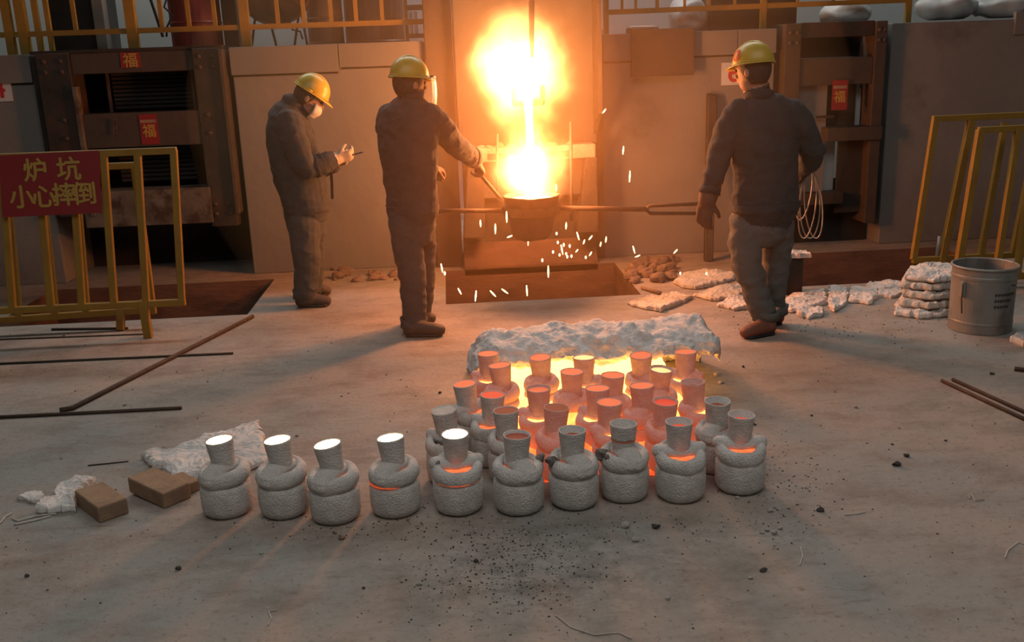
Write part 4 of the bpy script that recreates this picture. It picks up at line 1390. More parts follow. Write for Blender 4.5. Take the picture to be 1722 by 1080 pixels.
H_CORE2 = hot('bright_core', (1.0, 0.46, 0.12), 4.0, (1.0, 0.22, 0.05), 30)
core2_me = make_mesh('glowing_core', CORE, H_CORE2)
seam_me = make_mesh('glowing_seam', SEAM, H_SEAM)


def sub(name, me, parent, loc=(0, 0, 0), rot=(0, 0, 0), scale=1.0):
    o = bpy.data.objects.new(name, me)
    COL.objects.link(o)
    o.parent = parent
    o.location = loc
    o.rotation_euler = rot
    if scale != 1.0:
        o.scale = (scale,) * 3
    return o


def mould(px, py, kind, ang, fill, depth, label, row, hot_=0, core=True, seam=False, tilt=(0, 0), k=1.0, soot=False):
    p = gnd(px, py, 0.292)
    LASTM.clear()
    t = thing('casting_mould', label, 'mould', (p.x, p.y, 0), row)
    t.rotation_euler = (0, 0, radians(ang))
    LASTM.append(t)
    var = random.randrange(3)
    for nm in ('base_drum', 'upper_ring', 'saddle'):
        q_ = sub(nm, MESH[(kind, var, hot_, nm)], t)
        if 'front' not in row:
            q_.scale = (0.87, 0.87, 1.0)
    sh = 0.006 if kind == 'front' else 0.026
    cup = sub('pouring_cup', CUPM[(depth, hot_, 'cup')], t, (0, sh, 0.182), (radians(tilt[0]), radians(tilt[1]), 0), k)
    key = (depth, fill.name)
    if key not in FILL:
        FILL[key] = make_mesh('metal_surface', CUPM[(depth, 'fill')], fill)
    sub('metal_surface', FILL[key], cup)
    if core:
        sub('glowing_core', core2_me if hot_ else core_me, t)
    if seam:
        sub('glowing_seam', seam_me, t)
    return t


LASTM = []
ORD = ['first', 'second', 'third', 'fourth', 'fifth', 'sixth', 'seventh', 'eighth', 'ninth', 'tenth']
front = [(370, 741, 'front', -35, H_WHITE, 0.002, 0, 0, (2, -4)), (468, 741, 'front', -35, H_WHITE, 0.002, 0, 0, (2, -4)),
         (555, 748, 'front', -30, H_WHITE, 0.002, 1, 0, (3, -7)), (658, 738, 'front', -35, H_WHITE, 0.002, 1, 1, (0, -5)),
         (766, 734, 'back', 4, H_WHITE, 0.002, 1, 1, (2, 0)), (869, 733, 'front', 24, H_DULL, 0.012, 1, 0, (0, 2)),
         (963, 725, 'front', 26, H_DULL, 0.03, 1, 0, (0, 1)), (1049, 714, 'front', 18, H_DULL, 0.06, 1, 0, (0, 1)),
         (1145, 714, 'back', 2, H_RED, 0.03, 1, 0, (0, 0)), (1247, 702, 'back', -8, H_RED, 0.03, 1, 0, (0, 2))]
for i, (x, y, kd, an, fl, dp, co_, se, tl) in enumerate(front):
    st = 'white-hot metal' if fl is H_WHITE else ('bright red metal' if fl is H_RED else 'cooled dark metal')
    pl = ORD[i] + ' from the left in the front row' if i < 9 else 'last at the right of the front row'
    mould(x, y, kd, an, fl, dp, 'mould with %s in its cup, %s' % (st, pl), 'moulds of the front row', 0, bool(co_), bool(se), tl)
    for (mi, ax_, ay_, r_) in ((6, -0.082, -0.025, 0.022), (7, -0.088, -0.02, 0.024), (7, -0.07, -0.05, 0.015), (5, 0.085, 0.02, 0.018), (4, -0.075, 0.0, 0.015)):
        if mi == i:
            t_ = LASTM[0]
            g = jitter(ellipsoid((ax_, ay_, 0.185), (Vector((r_, 0, 0)), Vector((0, r_, 0)), Vector((0, 0, r_ * 0.8)))), r_ * 0.7, 45, mi + r_ * 90)
            sub('burnt_crust', make_mesh('burnt_crust', g, M['soot'], False), t_, rot=(0, 0, -radians(an)))
rows = [
    ('second row', [(747, 693, H_DULL, 0.002, 0), (853, 692, H_DULL, 0.002, 0), (934, 687, H_DULL, 0.002, 1), (1029, 680, H_SAL, 0.002, 1), (1119, 675, H_RED, 0.012, 1), (1205, 675, H_DULL, 0.03, 0)]),
    ('third row', [(823, 668, H_RED, 0.002, 0), (904, 657, H_SAL, 0.012, 1), (1000, 657, H_SAL, 0.002, 1), (1080, 650, H_SAL, 0.002, 1), (1175, 645, H_DULL, 0.03, 1)]),
    ('fourth row', [(792, 647, H_SAL, 0.002, 0), (842, 615, H_SAL, 0.002, 1), (960, 626, H_SAL, 0.002, 1), (1031, 632, H_SAL, 0.002, 1), (1108, 621, H_YEL, 0.012, 1)]),
    ('rearmost row', [(820, 598, H_SAL, 0.002, 1), (909, 601, H_SAL, 0.002, 1), (985, 605, H_YEL, 0.002, 1), (1081, 597, H_SAL, 0.002, 1), (1150, 595, H_SAL, 0.002, 1)])]
for rn, lst in rows:
    for i, (x, y, fl, dp, ht) in enumerate(lst):
        st = {H_DULL: 'a dull cup', H_SAL: 'an orange glowing cup', H_RED: 'a red glowing cup', H_YEL: 'a yellow glowing cup'}[fl]
        if x == 747:
            st = 'a cold grey cup'
        fill = M['shell'] if x == 747 else fl
        pl = ORD[i] + ' from the left' if i < len(lst) - 1 else 'last at the right'
        mould(x, y, random.choice(('front', 'back')), random.uniform(-50, 50), fill, dp, 'ceramic mould with %s, %s of the %s' % (st, pl, rn), 'moulds of the ' + rn,
              ht, x != 747, False, (random.uniform(-4, 4), random.uniform(-6, 6)))

# glowing bed of embers between the rear moulds
mb, ntb, bb_ = new_mat('ember_bed')
N, L = ntb.nodes, ntb.links
tc = N.new('ShaderNodeTexCoord')
sep = N.new('ShaderNodeSeparateXYZ')
L.new(tc.outputs['Object'], sep.inputs[0])
n1 = N.new('ShaderNodeTexNoise')
n1.inputs['Scale'].default_value = 9
n1.inputs['Detail'].default_value = 4
L.new(tc.outputs['Object'], n1.inputs['Vector'])
ad = N.new('ShaderNodeMath')
ad.operation = 'MULTIPLY_ADD'
L.new(n1.outputs['Fac'], ad.inputs[0])
ad.inputs[1].default_value = 0.8
L.new(sep.outputs['Y'], ad.inputs[2])
mr = N.new('ShaderNodeMapRange')
mr.inputs[1].default_value = 0.42
mr.inputs[2].default_value = 1.45
L.new(ad.outputs[0], mr.inputs[0])
rp = N.new('ShaderNodeValToRGB')
els = rp.color_ramp.elements
els[0].position, els[0].color = 0.0, (0.25, 0.02, 0.004, 1)
els[1].position, els[1].color = 1.0, (1.0, 0.42, 0.09, 1)
for ps, cc in ((0.20, (0.8, 0.09, 0.016, 1)), (0.40, (1.0, 0.24, 0.045, 1)), (0.65, (1.0, 0.36, 0.075, 1))):
    e = els.new(ps)
    e.color = cc
L.new(mr.outputs[0], rp.inputs[0])
st_ = N.new('ShaderNodeMapRange')
st_.inputs[3].default_value = 2.6
st_.inputs[4].default_value = 6.5
L.new(mr.outputs[0], st_.inputs[0])
bb_.inputs['Base Color'].default_value = (0.06, 0.04, 0.03, 1)
bb_.inputs['Roughness'].default_value = 0.9
L.new(rp.outputs[0], bb_.inputs['Emission Color'])
L.new(st_.outputs[0], bb_.inputs['Emission Strength'])
EB = Vector((0.62, 3.50, 0))
V, Fc = [], []
nx, ny = 46, 52
for j in range(ny + 1):
    for i in range(nx + 1):
        u, v = i / nx, j / ny
        y = 3.54 + 1.34 * v
        x = (0.19 - 0.06 * v) + (0.84 + 0.14 * v) * u
        z = (0.02 + 0.09 * min(1, v / 0.25)) + 0.035 * mnoise.noise(Vector((x * 11, y * 11, 0)))
        if v > 0.9:
            z += (v - 0.9) * 0.4
        e = min(u, 1 - u, v * 1.2)
        z = z * min(1, e / 0.05) if e < 0.05 else z
        V.append(Vector((x, y, max(z, 0.003))))
for j in range(ny):
    for i in range(nx):
        a = j * (nx + 1) + i
        Fc.append((a, a + 1, a + nx + 2, a + nx + 1))
o = bpy.data.objects.new('ember_bed', make_mesh('ember_bed', (V, Fc), mb, True, EB))
COL.objects.link(o)
o.location = EB
tag(o, 'yellow and red glowing ember bed between the rear moulds', 'embers', kind='stuff')

# ceramic fibre blanket arched over the back of the moulds
sec = [(5.10, 0.0), (5.09, 0.10), (5.04, 0.19), (4.96, 0.255), (4.86, 0.285), (4.76, 0.29), (4.66, 0.28), (4.58, 0.262), (4.52, 0.235), (4.495, 0.205),
       (4.51, 0.18), (4.55, 0.178), (4.60, 0.195), (4.70, 0.215), (4.82, 0.21), (4.92, 0.17), (4.98, 0.10), (5.0, 0.0)]
fine = []
for i in range(len(sec)):
    a, c2 = Vector(sec[i]), Vector(sec[(i + 1) % len(sec)])
    for k in range(6):
        fine.append(a.lerp(c2, k / 6))
V, Fc = [], []
nx, ns = 190, len(fine)
for i in range(nx + 1):
    u = i / nx
    x = 0.05 + 1.27 * u
    endl = min(1.0, u / 0.10)
    endr = min(1.0, (1 - u) / 0.05)
    sc_ = (0.45 + 0.55 * math.sqrt(endl)) * (0.72 + 0.28 * math.sqrt(endr))
    wav = 0.035 * mnoise.noise(Vector((x * 4.5, 3, 1)))
    for (y, z) in fine:
        yy = 4.8 + (y - 4.8) * (0.80 + 0.20 * min(endl, endr)) + 0.04 * mnoise.noise(Vector((x * 3.0, 9, 2))) * (z / 0.3)
        yy -= 0.05 * (1 - endl) * 0
        V.append(Vector((x + (0.0), yy, z * sc_ * (1 + wav * 2.5))))
for i in range(nx):
    for j in range(ns):
        Fc.append((i * ns + j, i * ns + (j + 1) % ns, (i + 1) * ns + (j + 1) % ns, (i + 1) * ns + j))
Fc.append(tuple(range(ns)))
Fc.append(tuple(reversed(range(nx * ns, (nx + 1) * ns))))
g = jitter((V, Fc), 0.030, 9, 4)
g = jitter(g, 0.014, 24, 9)
g = jitter(g, 0.006, 55, 2)
g = jitter(g, 0.003, 140, 3)
g = ([Vector((v.x, v.y, max(v.z, 0.002))) for v in g[0]], g[1])
solo('fibre_blanket', g, M['fibre'], 'thick white ceramic fibre blanket arched over the back of the moulds', 'blanket', base=(0.68, 4.8, 0), smooth=True)


# ================================================================== things lying on the floor
def flake(name, outline, th, mat, label, cat, seed=0, group=None, z0=0.0, lift=0.0, world=False):
    """uneven slab with a ragged outline (picture outline put down on the floor)"""
    P = [Vector(p) if world else gnd(*p, z0) for p in outline]
    c = sum(P, Vector()) / len(P)
    ring = []
    for i in range(len(P)):
        a, c2 = P[i], P[(i + 1) % len(P)]
        nsub = max(2, int((c2 - a).length / 0.016))
        for k in range(nsub):
            q = a.lerp(c2, k / nsub)
            ring.append(q + Vector((mnoise.noise(q * 30 + Vector((seed, 0, 0))), mnoise.noise(q * 30 + Vector((0, seed, 5))), 0)) * 0.022)
    n = len(ring)
    V = []
    RS = ((0.96, 0.0), (1.0, 0.30), (0.99, 0.62), (0.965, 0.85), (0.92, 1.0), (0.86, 1.0), (0.79, 1.0), (0.71, 1.0), (0.62, 1.0), (0.53, 1.0), (0.44, 1.0), (0.34, 1.0), (0.24, 1.0), (0.14, 1.0), (0.05, 1.0))
    for s, zz in RS:
        for q in ring:
            w = c + (q - c) * s
            bump_ = (0.5 + 0.9 * (0.5 + 0.5 * mnoise.noise(w * 14 + Vector((seed, seed, 0)))) + 0.26 * mnoise.noise(w * 48 + Vector((0, seed, 3)))) if zz > 0.5 else 1.0
            V.append(Vector((w.x, w.y, z0 + th * zz * bump_ + lift * max(0, mnoise.noise(w * 5 + Vector((seed, 0, 0)))) * (1 if zz > 0.3 else 0))))
    Fc = []
    K = len(RS) - 1
    for i in range(K):
        for j in range(n):
            Fc.append((i * n + j, i * n + (j + 1) % n, (i + 1) * n + (j + 1) % n, (i + 1) * n + j))
    Fc.append(tuple(range(K * n, (K + 1) * n)))
    Fc.append(tuple(reversed(range(n))))
    return solo(name, (V, Fc), mat, label, cat, base=(c.x, c.y, z0), group=group, smooth=False)


flake('fibre_piece', [(240, 770), (262, 764), (300, 762), (345, 741), (400, 727), (436, 714), (444, 740), (450, 784), (400, 800), (345, 812), (300, 806), (258, 790)], 0.035, M['fibre'],
      'torn white fibre sheet lying behind the leftmost mould', 'fibre sheet', 3, lift=0.02)
flake('fibre_piece', [(93, 826), (118, 816), (140, 810), (162, 810), (150, 822), (132, 836), (128, 862), (110, 864), (82, 868), (60, 866), (75, 852), (95, 845)], 0.035, M['fibre'],
      'frayed tuft of white fibre beside the front brick', 'fibre', 5, lift=0.03)
flake('fibre_piece', [(32, 840), (48, 832), (66, 832), (78, 838), (70, 847), (48, 846)], 0.02, M['fibre'], 'small scrap of white fibre left of the frayed tuft', 'fibre', 9)
for k, pts in enumerate(([(20, 872), (30, 876), (60, 868), (95, 864)], [(25, 882), (55, 876), (85, 868)], [(0, 880), (8, 870), (20, 863)])):
    solo('fibre_strand', loft([gnd(a, c2, 0.004) for a, c2 in pts], [0.0035] * len(pts), None, 5, False), M['fibre_tan'], 'loose pale fibre strand by the frayed tuft', 'strand', group='fibre strands')


def brick_at(front_px, right_px, left_px, name, label, lw=(0.115, 0.23), h=0.066, z=0.0, tilt=0.0):
    a = gnd(*front_px)
    dr = (gnd(*right_px) - a).normalized()
    dl = Vector((-dr.y, dr.x, 0))
    wl = gnd(*left_px) - a
    if dl.dot(wl) < 0:
        dl = -dl
    dl = (dl * 0.75 + wl.normalized() * 0.25).normalized()
    b4 = [a, a + dr * lw[0], a + dr * lw[0] + dl * lw[1], a + dl * lw[1]]
    b4 = [v + Vector((0, 0, z + tilt * k)) for v, k in zip(b4, (0, 0, 1, 1))]
    t4 = [v + Vector((0, 0, h)) for v in b4]
    return solo(name, hexa(b4, t4), M['brick'], label, 'brick', bevel=0.006)


brick_at((168, 881), (222, 862), (130, 850), 'fire_brick', 'tan fire brick nearest the left edge beside the fibre tuft')
brick_at((277, 857), (320, 838), (212, 828), 'fire_brick', 'tan fire brick between the other brick and the leftmost mould', (0.125, 0.24), 0.066, 0.0, 0.012)
brick_at((316, 833), (334, 826), (300, 822), 'fire_brick', 'red-lit broken brick tucked behind the leftmost mould', (0.06, 0.14), 0.045)


def rod(pa, pb, r, label, zb=0.0, name='steel_rod', kink=None):
    a, c2 = gnd(*pa, r), gnd(*pb, r + zb)
    pts = [a] + ([gnd(*kink, r)] if kink else [a.lerp(c2, 0.5)]) + [c2]
    solo(name, loft(pts, [r] * 3, None, 8, False), M['rod'], label, 'rod', smooth=True)


rod((100, 690), (425, 532), 0.013, 'thick rusty rod slanting from the left barrier across the floor', 0.0, kink=(122, 686))
rod((-30, 613), (392, 594), 0.007, 'long thin rod crossing under the slanting rod')
rod((-30, 703), (305, 686), 0.009, 'thin rod lying nearest the leftmost mould')
rod((87, 554), (215, 552), 0.008, 'short dark rod under the left barrier')
rod((-30, 572), (240, 562), 0.005, 'long wire rod lying in front of the left barrier legs')
rod((1584, 640), (1760, 722), 0.009, 'left one of two parallel rods at the right edge')
rod((1602, 638), (1770, 714), 0.009, 'right one of two parallel rods at the right edge')
rod((1706, 620), (1760, 626), 0.012, 'short dark rod stub at the right edge')
rod((148, 783), (216, 776), 0.003, 'thin wire lying above the bricks', name='wire_piece')

# ceramic fibre scraps around the right worker
for i, (ol, lb, mt) in enumerate((
        ([(1055, 514), (1085, 505), (1135, 497), (1165, 503), (1140, 515), (1110, 526), (1080, 521)], 'ragged fibre scrap in front of the pouring pit corner', 'fibre_tan'),
        ([(1132, 478), (1150, 463), (1185, 456), (1235, 462), (1240, 470), (1215, 480), (1170, 488), (1150, 486)], 'large curled fibre sheet behind the right worker', 'fibre_tan'),
        ([(1165, 500), (1205, 486), (1250, 480), (1258, 492), (1240, 503), (1200, 508)], 'crumbled fibre sheet at the right worker knees', 'fibre_tan'),
        ([(1206, 517), (1225, 507), (1263, 505), (1266, 520), (1240, 524)], 'thin white fibre scrap touching the right worker boots', 'fibre'),
        ([(1308, 520), (1325, 503), (1355, 495), (1388, 490), (1390, 512), (1360, 522), (1330, 528)], 'white fibre sheet just right of the right worker boots', 'fibre'),
        ([(1394, 518), (1394, 486), (1418, 484), (1428, 500), (1420, 516), (1400, 527)], 'white fibre scrap with a dark hole', 'fibre'),
        ([(1428, 510), (1430, 484), (1478, 488), (1474, 504), (1462, 514)], 'square white fibre scrap between the hole scrap and the stack', 'fibre'),
        ([(1335, 531), (1345, 524), (1383, 522), (1384, 533), (1358, 538)], 'narrow white fibre strip nearest the right worker', 'fibre'),
        ([(1455, 484), (1475, 479), (1530, 478), (1520, 487), (1480, 491)], 'flat fibre strip behind the square scrap', 'fibre'),
        ([(1477, 501), (1480, 493), (1516, 491), (1520, 498), (1500, 503)], 'small fibre strip left of the stack', 'fibre'))):
    flake('fibre_scrap', ol, 0.028, M[mt], lb, 'fibre scrap', 11 + i * 3.7, 'fibre scraps on the right', lift=0.03)
zz = 0.0
ST = [(1502, 538, 1600, 510), (1510, 533, 1612, 503), (1515, 530, 1612, 500), (1512, 526, 1612, 498), (1518, 524, 1615, 497)]
for i, (a, y0, c2, y1) in enumerate(ST):
    ol = [gnd(a, y0 - 6), gnd((a + c2) / 2, y0), gnd(c2, y0 - 5), gnd(c2 + 2, y1), gnd((a + c2) / 2, y1 - 4), gnd(a + 8, y1 + 2)]
    flake('fibre_sheet', ol and [(0, 0)] and ol, 0.040, M['fibre_tan' if i in (1, 2, 3) else 'fibre'], 'fibre sheet, %s of the stack left of the bucket' %
          ('bottom' if i == 0 else 'top' if i == 4 else ORD[i] + ' from the bottom'), 'fibre sheet', 40 + i * 5.1, 'stacked fibre sheets', z0=zz, world=True)
    zz += 0.046
# dark block with scraps on it behind the right worker leg
bl = [gnd(1318, 497), gnd(1352, 497)]
solo('iron_block', box(bl[0].x, bl[1].x, bl[0].y, bl[0].y + 0.16, 0, 0.26), M['steel_dark'], 'dark iron block behind the right worker leg', 'block', bevel=0.012)
ol = [Vector((bl[0].x - 0.02, bl[0].y - 0.02, 0)), Vector((bl[1].x + 0.04, bl[0].y - 0.03, 0)), Vector((bl[1].x + 0.05, bl[0].y + 0.1, 0)), Vector((bl[0].x, bl[0].y + 0.15, 0))]
flake('fibre_scrap', ol, 0.03, M['fibre'], 'white fibre scrap on top of the dark iron block', 'fibre scrap', 77, None, z0=0.262, lift=0.03, world=True)

# metal bucket
bc_ = gnd(1665, 561)
rb_ = 0.178
bk = thing('metal_bucket', 'grey metal bucket standing beside the fibre stack', 'bucket', (bc_.x, bc_.y + 0.12, 0))
cc = (bc_.x, bc_.y + 0.12, 0)
hb = 0.385
part('bucket_body', lathe([(rb_ * .95, 0.0), (rb_ * .97, 0.004), (rb_ * .975, 0.05), (rb_ * .985, 0.055), (rb_ * .985, 0.065), (rb_ * .975, 0.07), (rb_ * .985, hb - .07), (rb_, hb - .065), (rb_, hb - .05),
                          (rb_ * .985, hb - .045), (rb_ * .99, hb), (rb_ * .96, hb), (rb_ * .95, hb - 0.10), (0.01, hb - 0.11)], 48, cc), M['tin'], bk, smooth=False)
part('rim', loft([Vector(cc) + Vector((rb_ * cos(t), rb_ * sin(t), hb)) for t in np.linspace(0, 2 * pi, 49)], [0.008] * 49, (0, 0, 1), 8, False), M['tin'], bk, smooth=True)
part('contents', jitter(lathe([(rb_ * .94, hb - .09), (rb_ * .6, hb - .075), (0.02, hb - .07)], 28, cc), 0.02, 12, 4), M['grit'], bk)
an = radians(205)
lug = Vector(cc) + Vector((rb_ * 1.03 * cos(an), rb_ * 1.03 * sin(an), hb - 0.12))
part('handle_lug', box(lug.x - 0.012, lug.x + 0.012, lug.y - 0.015, lug.y + 0.015, lug.z - 0.045, lug.z + 0.045), M['tin'], bk, bevel=0.004)
part('handle', loft([lug + Vector((-0.008, -0.012, 0.03)), lug + Vector((-0.012, -0.02, -0.06)), lug + Vector((-0.004, -0.02, -0.14))], [0.004] * 3, None, 6, False), M['rod'], bk, smooth=True)
# faint printed label on its side
for r_, wds in enumerate((9, 7, 6)):
    for k in range(wds):
        a0 = radians(262 + k * 5.2)
        V = [Vector(cc) + Vector((rb_ * 0.992 * cos(q), rb_ * 0.992 * sin(q), z_)) for z_ in (0.235 - r_ * 0.035, 0.249 - r_ * 0.035) for q in (a0, a0 + radians(3.4))]
        part('faded_print', (V, [(0, 1, 3, 2)]), M['steel_dark'], bk)
flake('fibre_scrap', [(1700, 578), (1712, 566), (1740, 564), (1745, 578), (1720, 584)], 0.03, M['fibre'], 'white fibre scrap at the foot of the bucket', 'fibre scrap', 91, lift=0.02)

# small rubble
rub = [(300, 958, 11, 'grit'), (440, 932, 7, 'stone'), (705, 984, 10, 'stone'), (1068, 910, 13, 'stone'), (1050, 886, 18, 'stone'), (1103, 888, 16, 'grit'), (1290, 893, 9, 'stone'), (1302, 898, 10, 'stone'),
       (1312, 890, 8, 'stone'), (1282, 897, 7, 'stone'), (1190, 910, 8, 'stone'), (1296, 861, 10, 'stone'), (1380, 860, 12, 'grit'), (1283, 961, 11, 'grit'), (1262, 973, 8, 'stone'), (1123, 1008, 10, 'stone'),
       (1508, 784, 14, 'grit'), (1524, 768, 10, 'grit'), (1668, 630, 7, 'grit'), (1250, 618, 6, 'grit'), (500, 734, 6, 'stone'), (575, 906, 13, 'slag'), (562, 898, 8, 'slag'), (935, 912, 6, 'stone'), (1440, 686, 6, 'stone'),
       (45, 970, 7, 'grit'), (1500, 748, 5, 'grit'), (740, 662, 6, 'grit'), (1365, 700, 5, 'grit'), (1205, 632, 12, 'stone'), (1212, 645, 9, 'stone'), (1018, 912, 6, 'stone'), (1014, 930, 5, 'stone'), (210, 682, 6, 'stone'),
       (1268, 715, 9, 'grit'), (1590, 742, 5, 'grit'), (1240, 838, 8, 'stone'), (800, 945, 9, 'grit'), (612, 990, 6, 'grit')]
for i, (x, y, s, mt) in enumerate(rub):
    p = gnd(x, y)
    w = s * 0.5 * (p - CAMP).length / FPX
    g = jitter(ellipsoid(p + Vector((0, 0, w * 0.42)), (Vector((w, 0, 0)), Vector((0, w * 0.8, 0)), Vector((0, 0, w * 0.55))), 10, 7), w * 0.55, 0.7 / w, i * 1.3)
    g = ([Vector((v.x, v.y, max(v.z, 0))) for v in g[0]], g[1])
    nm = {'grit': 'dark crumb', 'stone': 'pale chip', 'slag': 'brown slag crumb'}[mt]
    solo('rubble_chip', g, M[mt], 'small %s lying on the open concrete floor' % nm, 'rubble', group='loose %ss on the floor' % nm)
# slag heap by the pit corner
for i in range(34):
    x, y = random.uniform(1050, 1132), random.uniform(440, 478)
    p = gnd(x, y)
    w = random.uniform(0.03, 0.075)
    g = jitter(ellipsoid(p + Vector((0, 0, w * 0.4)), (Vector((w, 0, 0)), Vector((0, w * 0.8, 0)), Vector((0, 0, w * 0.7))), 10, 7), w * 0.5, 0.8 / w, i)
    g = ([Vector((v.x, v.y, max(v.z, 0))) for v in g[0]], g[1])
    solo('slag_lump', g, M['slag'], 'rough slag lump in the heap right of the pouring pit', 'slag', group='slag heap by the pouring pit')
for i in range(16):
    x, y = random.uniform(560, 690), random.uniform(452, 474)
    p = gnd(x, y)
    w = random.uniform(0.02, 0.06)
    g = jitter(ellipsoid(p + Vector((0, 0, w * 0.3)), (Vector((w, 0, 0)), Vector((0, w * 0.8, 0)), Vector((0, 0, w * 0.6))), 10, 7), w * 0.5, 0.8 / w, i + 50)
    g = ([Vector((v.x, v.y, max(v.z, 0))) for v in g[0]], g[1])
    solo('slag_lump', g, M['slag'], 'slag lump along the foot of the housing between two workers', 'slag', group='slag along the left housing')
solo('pipe_stub', tube([gnd(1080, 484, 0.015), gnd(1111, 493, 0.015)], 0.014, 10), M['brick'], 'short brown pipe stub at the pit corner', 'pipe', smooth=True)
# curly wire bits
for i, pts in enumerate(([(935, 1035), (960, 1055), (1000, 1068), (1040, 1064), (1062, 1074)], [(1690, 938), (1695, 925), (1712, 912), (1722, 915)], [(1630, 838), (1632, 830), (1640, 842), (1655, 840)],
                         [(1345, 950), (1350, 935), (1346, 920)], [(450, 1052), (456, 1040), (452, 1028), (466, 1026)], [(1420, 866), (1440, 864), (1456, 861)])):
    solo('wire_curl', loft([gnd(a, c2, 0.003) for a, c2 in pts], [0.0022] * len(pts), None, 5, False), M['fibre_tan'], 'thin pale wire curl lying on the front floor', 'wire', group='wire curls on the floor')
# black grit, uncountable
V, Fc = [], []
for i in range(1500):
    q = random.random()
    if q < 0.45:
        x, y = random.gauss(850, 90), random.gauss(945, 45)
    elif q < 0.6:
        x, y = random.gauss(1300, 70), random.gauss(800, 50)
    elif q < 0.72:
        x, y = random.uniform(380, 1300), random.gauss(890, 16)
    elif q < 0.82:
        x, y = random.uniform(1200, 1650), random.gauss(545, 14)
    else:
        x, y = random.uniform(0, 1722), random.uniform(560, 1078)
    if not (520 < y < 1079):
        continue
    p = gnd(x, y)
    w = random.uniform(0.0015, 0.0048) * (p.y / 3.0) ** 0.5
    a = random.uniform(0, 6.28)
    k = len(V)
    for j in range(4):
        V.append(p + Vector((w * cos(a + j * 1.57) * random.uniform(.7, 1.5), w * sin(a + j * 1.57), 0)))
    V.append(p + Vector((0, 0, w)))
    Fc += [(k + j, k + (j + 1) % 4, k + 4) for j in range(4)]
solo('black_grit', (V, Fc), M['grit'], 'black grit scattered over the concrete floor', 'grit', base=(0.2, 3, 0), kind='stuff')

V, Fc = [], []
for i in range(900):
    q = random.random()
    if q < 0.35:
        x, y = random.uniform(400, 1400), random.gauss(890, 35)
    elif q < 0.55:
        x, y = random.uniform(1050, 1640), random.gauss(520, 18)
    else:
        x, y = random.uniform(0, 1722), random.uniform(540, 1078)
    if not (500 < y < 1079):
        continue
    p = gnd(x, y)
    w = random.uniform(0.0015, 0.0055) * (p.y / 3.0) ** 0.4
    a = random.uniform(0, 6.28)
    k = len(V)
    for j in range(4):
        V.append(p + Vector((w * cos(a + j * 1.57) * random.uniform(.7, 1.8), w * sin(a + j * 1.57), 0)))
    V.append(p + Vector((0, 0, w * 0.8)))
    Fc += [(k + j, k + (j + 1) % 4, k + 4) for j in range(4)]
solo('pale_dust', (V, Fc), M['stone'], 'pale dust and ceramic crumbs scattered over the floor', 'dust', base=(0.2, 3, 0), kind='stuff')

# ================================================================== fire, stream, sparks, smoke
stm = hot('molten_stream', (1.0, 0.66, 0.26), 16)
s0 = at(889, 192, 6.95)
solo('molten_stream', loft([Vector((0.59, 7.30, 1.425)), Vector((0.585, 7.02, 1.38)), Vector((0.58, 6.90, 1.31)), Vector((0.575, 6.80, 1.15)), Vector((0.572, 6.70, 0.92)), Vector((LC.x, 6.64, rimz - 0.03))],
                           [(0.05, 0.06), (0.04, 0.045), 0.028, 0.024, 0.024, 0.035], (1, 0, 0), 14), stm, 'white-hot stream of metal falling from spout into ladle', 'molten metal', base=(0.58, 6.9, rimz), smooth=True)


def flame(name, label, c, r, strength, seed, power=3.0, warp=0.85, nscale=1.9):
    """burning gas: a volume that glows from its core outwards"""
    m, nt, b = new_mat(name + '_gas')
    N, L = nt.nodes, nt.links
    N.remove(b)
    out = [n for n in N if n.type == 'OUTPUT_MATERIAL'][0]
    tc = N.new('ShaderNodeTexCoord')
    nz_ = N.new('ShaderNodeTexNoise')
    nz_.inputs['Scale'].default_value = nscale
    nz_.inputs['Detail'].default_value = 3
    mp = N.new('ShaderNodeMapping')
    mp.inputs['Location'].default_value = (seed, seed * 2, 0)
    L.new(tc.outputs['Object'], mp.inputs[0])
    L.new(mp.outputs[0], nz_.inputs['Vector'])
    vs = N.new('ShaderNodeVectorMath')
    vs.operation = 'MULTIPLY_ADD'
    L.new(nz_.outputs['Color'], vs.inputs[0])
    vs.inputs[1].default_value = (warp,) * 3
    L.new(tc.outputs['Object'], vs.inputs[2])
    v2 = N.new('ShaderNodeVectorMath')
    v2.operation = 'SUBTRACT'
    L.new(vs.outputs[0], v2.inputs[0])
    v2.inputs[1].default_value = (warp * 0.5,) * 3
    ln = N.new('ShaderNodeVectorMath')
    ln.operation = 'LENGTH'
    L.new(v2.outputs[0], ln.inputs[0])
    mr = N.new('ShaderNodeMapRange')
    mr.inputs[1].default_value = 0.82
    mr.inputs[2].default_value = 0.10
    L.new(ln.outputs['Value'], mr.inputs[0])
    pw = N.new('ShaderNodeMath')
    pw.operation = 'POWER'
    L.new(mr.outputs[0], pw.inputs[0])
    pw.inputs[1].default_value = power
    ms = N.new('ShaderNodeMath')
    ms.operation = 'MULTIPLY'
    L.new(pw.outputs[0], ms.inputs[0])
    ms.inputs[1].default_value = strength
    em = N.new('ShaderNodeEmission')
    em.inputs[0].default_value = (1.0, 0.38, 0.10, 1)
    L.new(ms.outputs[0], em.inputs[1])
    L.new(em.outputs[0], out.inputs['Volume'])
    g = ellipsoid((0, 0, 0), (Vector((1, 0, 0)), Vector((0, 1, 0)), Vector((0, 0, 1))), 24, 16)
    o = bpy.data.objects.new(name, make_mesh(name, g, m))
    COL.objects.link(o)
    o.location = c
    o.scale = r
    tag(o, label, 'flame', kind='stuff')
    return o


fl1 = flame('spout_flame', 'bright flame billowing around the furnace spout', at(876, 118, 7.02), (0.55, 0.34, 0.66), 215, 2.0)
fl2 = flame('ladle_flame', 'flame over the filling ladle', at(891, 282, 6.60), (0.40, 0.25, 0.46), 200, 5.0)

